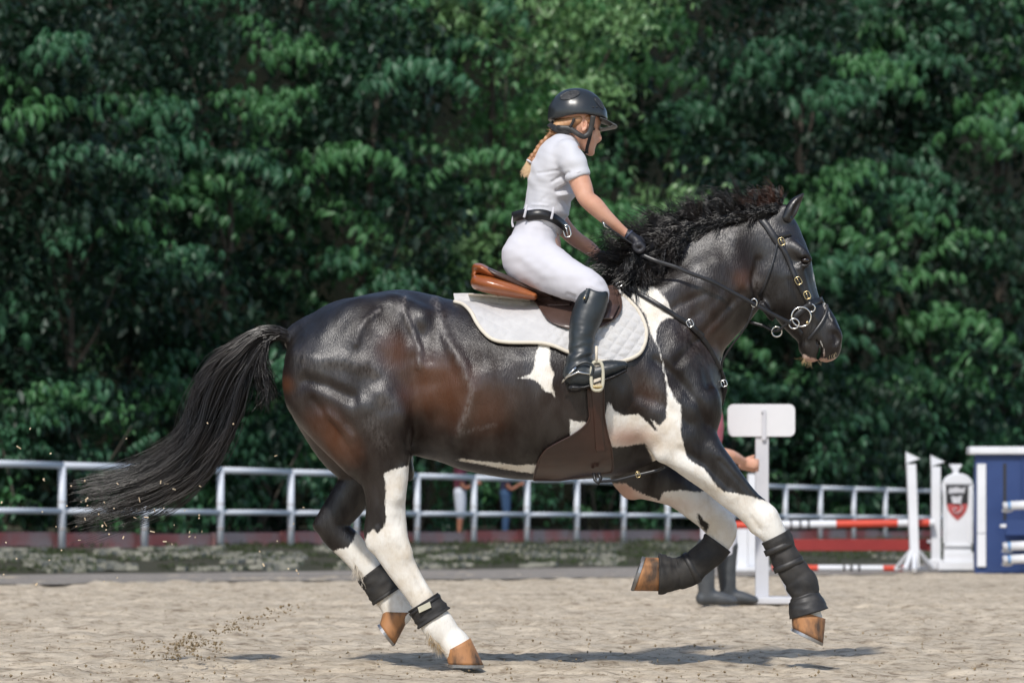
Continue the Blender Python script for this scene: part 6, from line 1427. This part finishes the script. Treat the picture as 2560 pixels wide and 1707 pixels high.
# two bystanders behind the fence
def bystander(px, d, fx, label, top, short, shoe, shorts):
    lo_, hi_ = -1.0, 2.0
    for _ in range(40):
        mid = (lo_+hi_)/2; p = FB(mid, .75); q0 = toPX(np.array([[p.x, p.y, 1.]]))[0][0]
        if q0 < px: lo_ = mid
        else: hi_ = mid
    loc = (p.x, p.y, GZ+.03); q = stand_ops(fx=fx)
    an = [(0, -.2, 1.36, .05, .05), (.02*fx, -.235, 1.12, .04, .04), (.10*fx, -.22, .98, .034, .034), (.28*fx, -.10, 1.08, .026, .026)]; af = [(a, -b_, c, r_, w_) for a, b_, c, r_, w_ in an]
    L1, L2 = q['leg'](-.1), q['leg'](.1)
    inf = lambda s, e: [(a, b_, c, r_+e, w_+e) for a, b_, c, r_, w_ in s]
    def hnd(y): return handops((.29*fx, 0, 1.085), fx, y, 1 if y > 0 else -1)
    parts = [('body', 'skin_dark', [(q['torso'], .02), (q['neck'], .02), (q['head'], .02), (q['nose'], .01), (an, .02), (af, .02), (L1, .02), (L2, .02)]+hnd(-.09)+hnd(.09), .008),
             ('shirt', top, [(inf(q['torso'], .016), .02), (inf(an[:2], .018), .02), (inf(af[:2], .018), .02)], .011),
             ('shorts' if shorts else 'trousers', short, [([(0, 0, .98, .115, .16), (0, 0, .90, .12, .165)], .02), (inf(L1[:3 if shorts else 5], .03 if shorts else .016), .02), (inf(L2[:3 if shorts else 5], .03 if shorts else .016), .02)], .011),
             ('shoe', shoe, [(q['foot'](-.1), .02)], .01), ('shoe', shoe, [(q['foot'](.1), .02)], .01), ('hair', 'dark_hair', [([(-.02*fx, 0, 1.64, .098, .082), (-.045*fx, 0, 1.57, .07, .07)], .02)], .01)]
    return figure(loc, .87, label, parts)
bystander(1150, 0, 1, 'bystander in maroon shirt and light grey shorts behind the fence under the horse belly', 'maroon', 'ltgrey', 'orange', True)
bystander(1264, 0, 1, 'bystander in navy shirt and blue jeans behind the fence under the horse girth', 'navy', 'jeans', 'navy', False)

# ------------------------------------------------------------------ kicked-up sand, flying chips
r = np.random.default_rng(12); mb = MB()
def rock(mb, c, s, r):
    V = []; 
    for v in ((1, 0, 0), (-1, 0, 0), (0, 1, 0), (0, -1, 0), (0, 0, 1), (0, 0, -1)): V.append(Vector(c)+Vector(v)*s*(.6+.7*r.random())+Vector(r.normal(size=3)*s*.15))
    mb.add(V, [(0, 2, 4), (2, 1, 4), (1, 3, 4), (3, 0, 4), (2, 0, 5), (1, 2, 5), (3, 1, 5), (0, 3, 5)])
for i in range(95):
    t = r.random()**.8; cx_, cy_ = 400+330*t+r.normal()*16, 1640-118*t**.75+r.normal()*(16-8*t); cyy = r.normal()*.08+.1
    if r.random() < .3: cx_, cy_ = 340+r.random()*220, 1650-r.random()*50
    for k in range(int(3+34*r.random()**2*(1.1-t))):
        s = .0012+.0055*r.random()**3; c = P(cx_+r.normal()*7, cy_+r.normal()*4.5, cyy+r.normal()*.012)
        if c[2] > 0: rock(mb, c, s, r)
tag(mb.build('flying_sand', M['clod'], None), 'brown clods of sand kicked up behind the hind hooves', 'sand', kind='stuff')
mb = MB()
for i in range(70):
    pxx, pyy = r.random()*800, 1050+r.random()*420
    if r.random() < .45: pxx = 190+r.random()*330; pyy = 1190+r.random()*170
    l = .002+.008*r.random()**3; a = r.random()*3.1; c = Vector(P(pxx, pyy, -.12+r.normal()*.12))
    mb.box(c, (l, .0022, .0012+.0018*r.random()), M=Matrix.Rotation(a, 3, 'Y') @ Matrix.Rotation(r.random(), 3, 'Z'))
tag(mb.build('flying_chips', M['chip'], None), 'pale chips of footing flying around the horse tail', 'chips', kind='stuff')
mb = MB()
for i in range(2200):
    y = -1.2+r.random()**1.6*16; x = (r.random()-.5)*(y+12)*.36; rock(mb, (x, y, .0+r.random()*.01), .002+.005*r.random()**3, r)
tag(mb.build('loose_footing', M['clod'], None), 'scattered crumbs of darker footing lying on the arena sand', 'sand', kind='stuff')
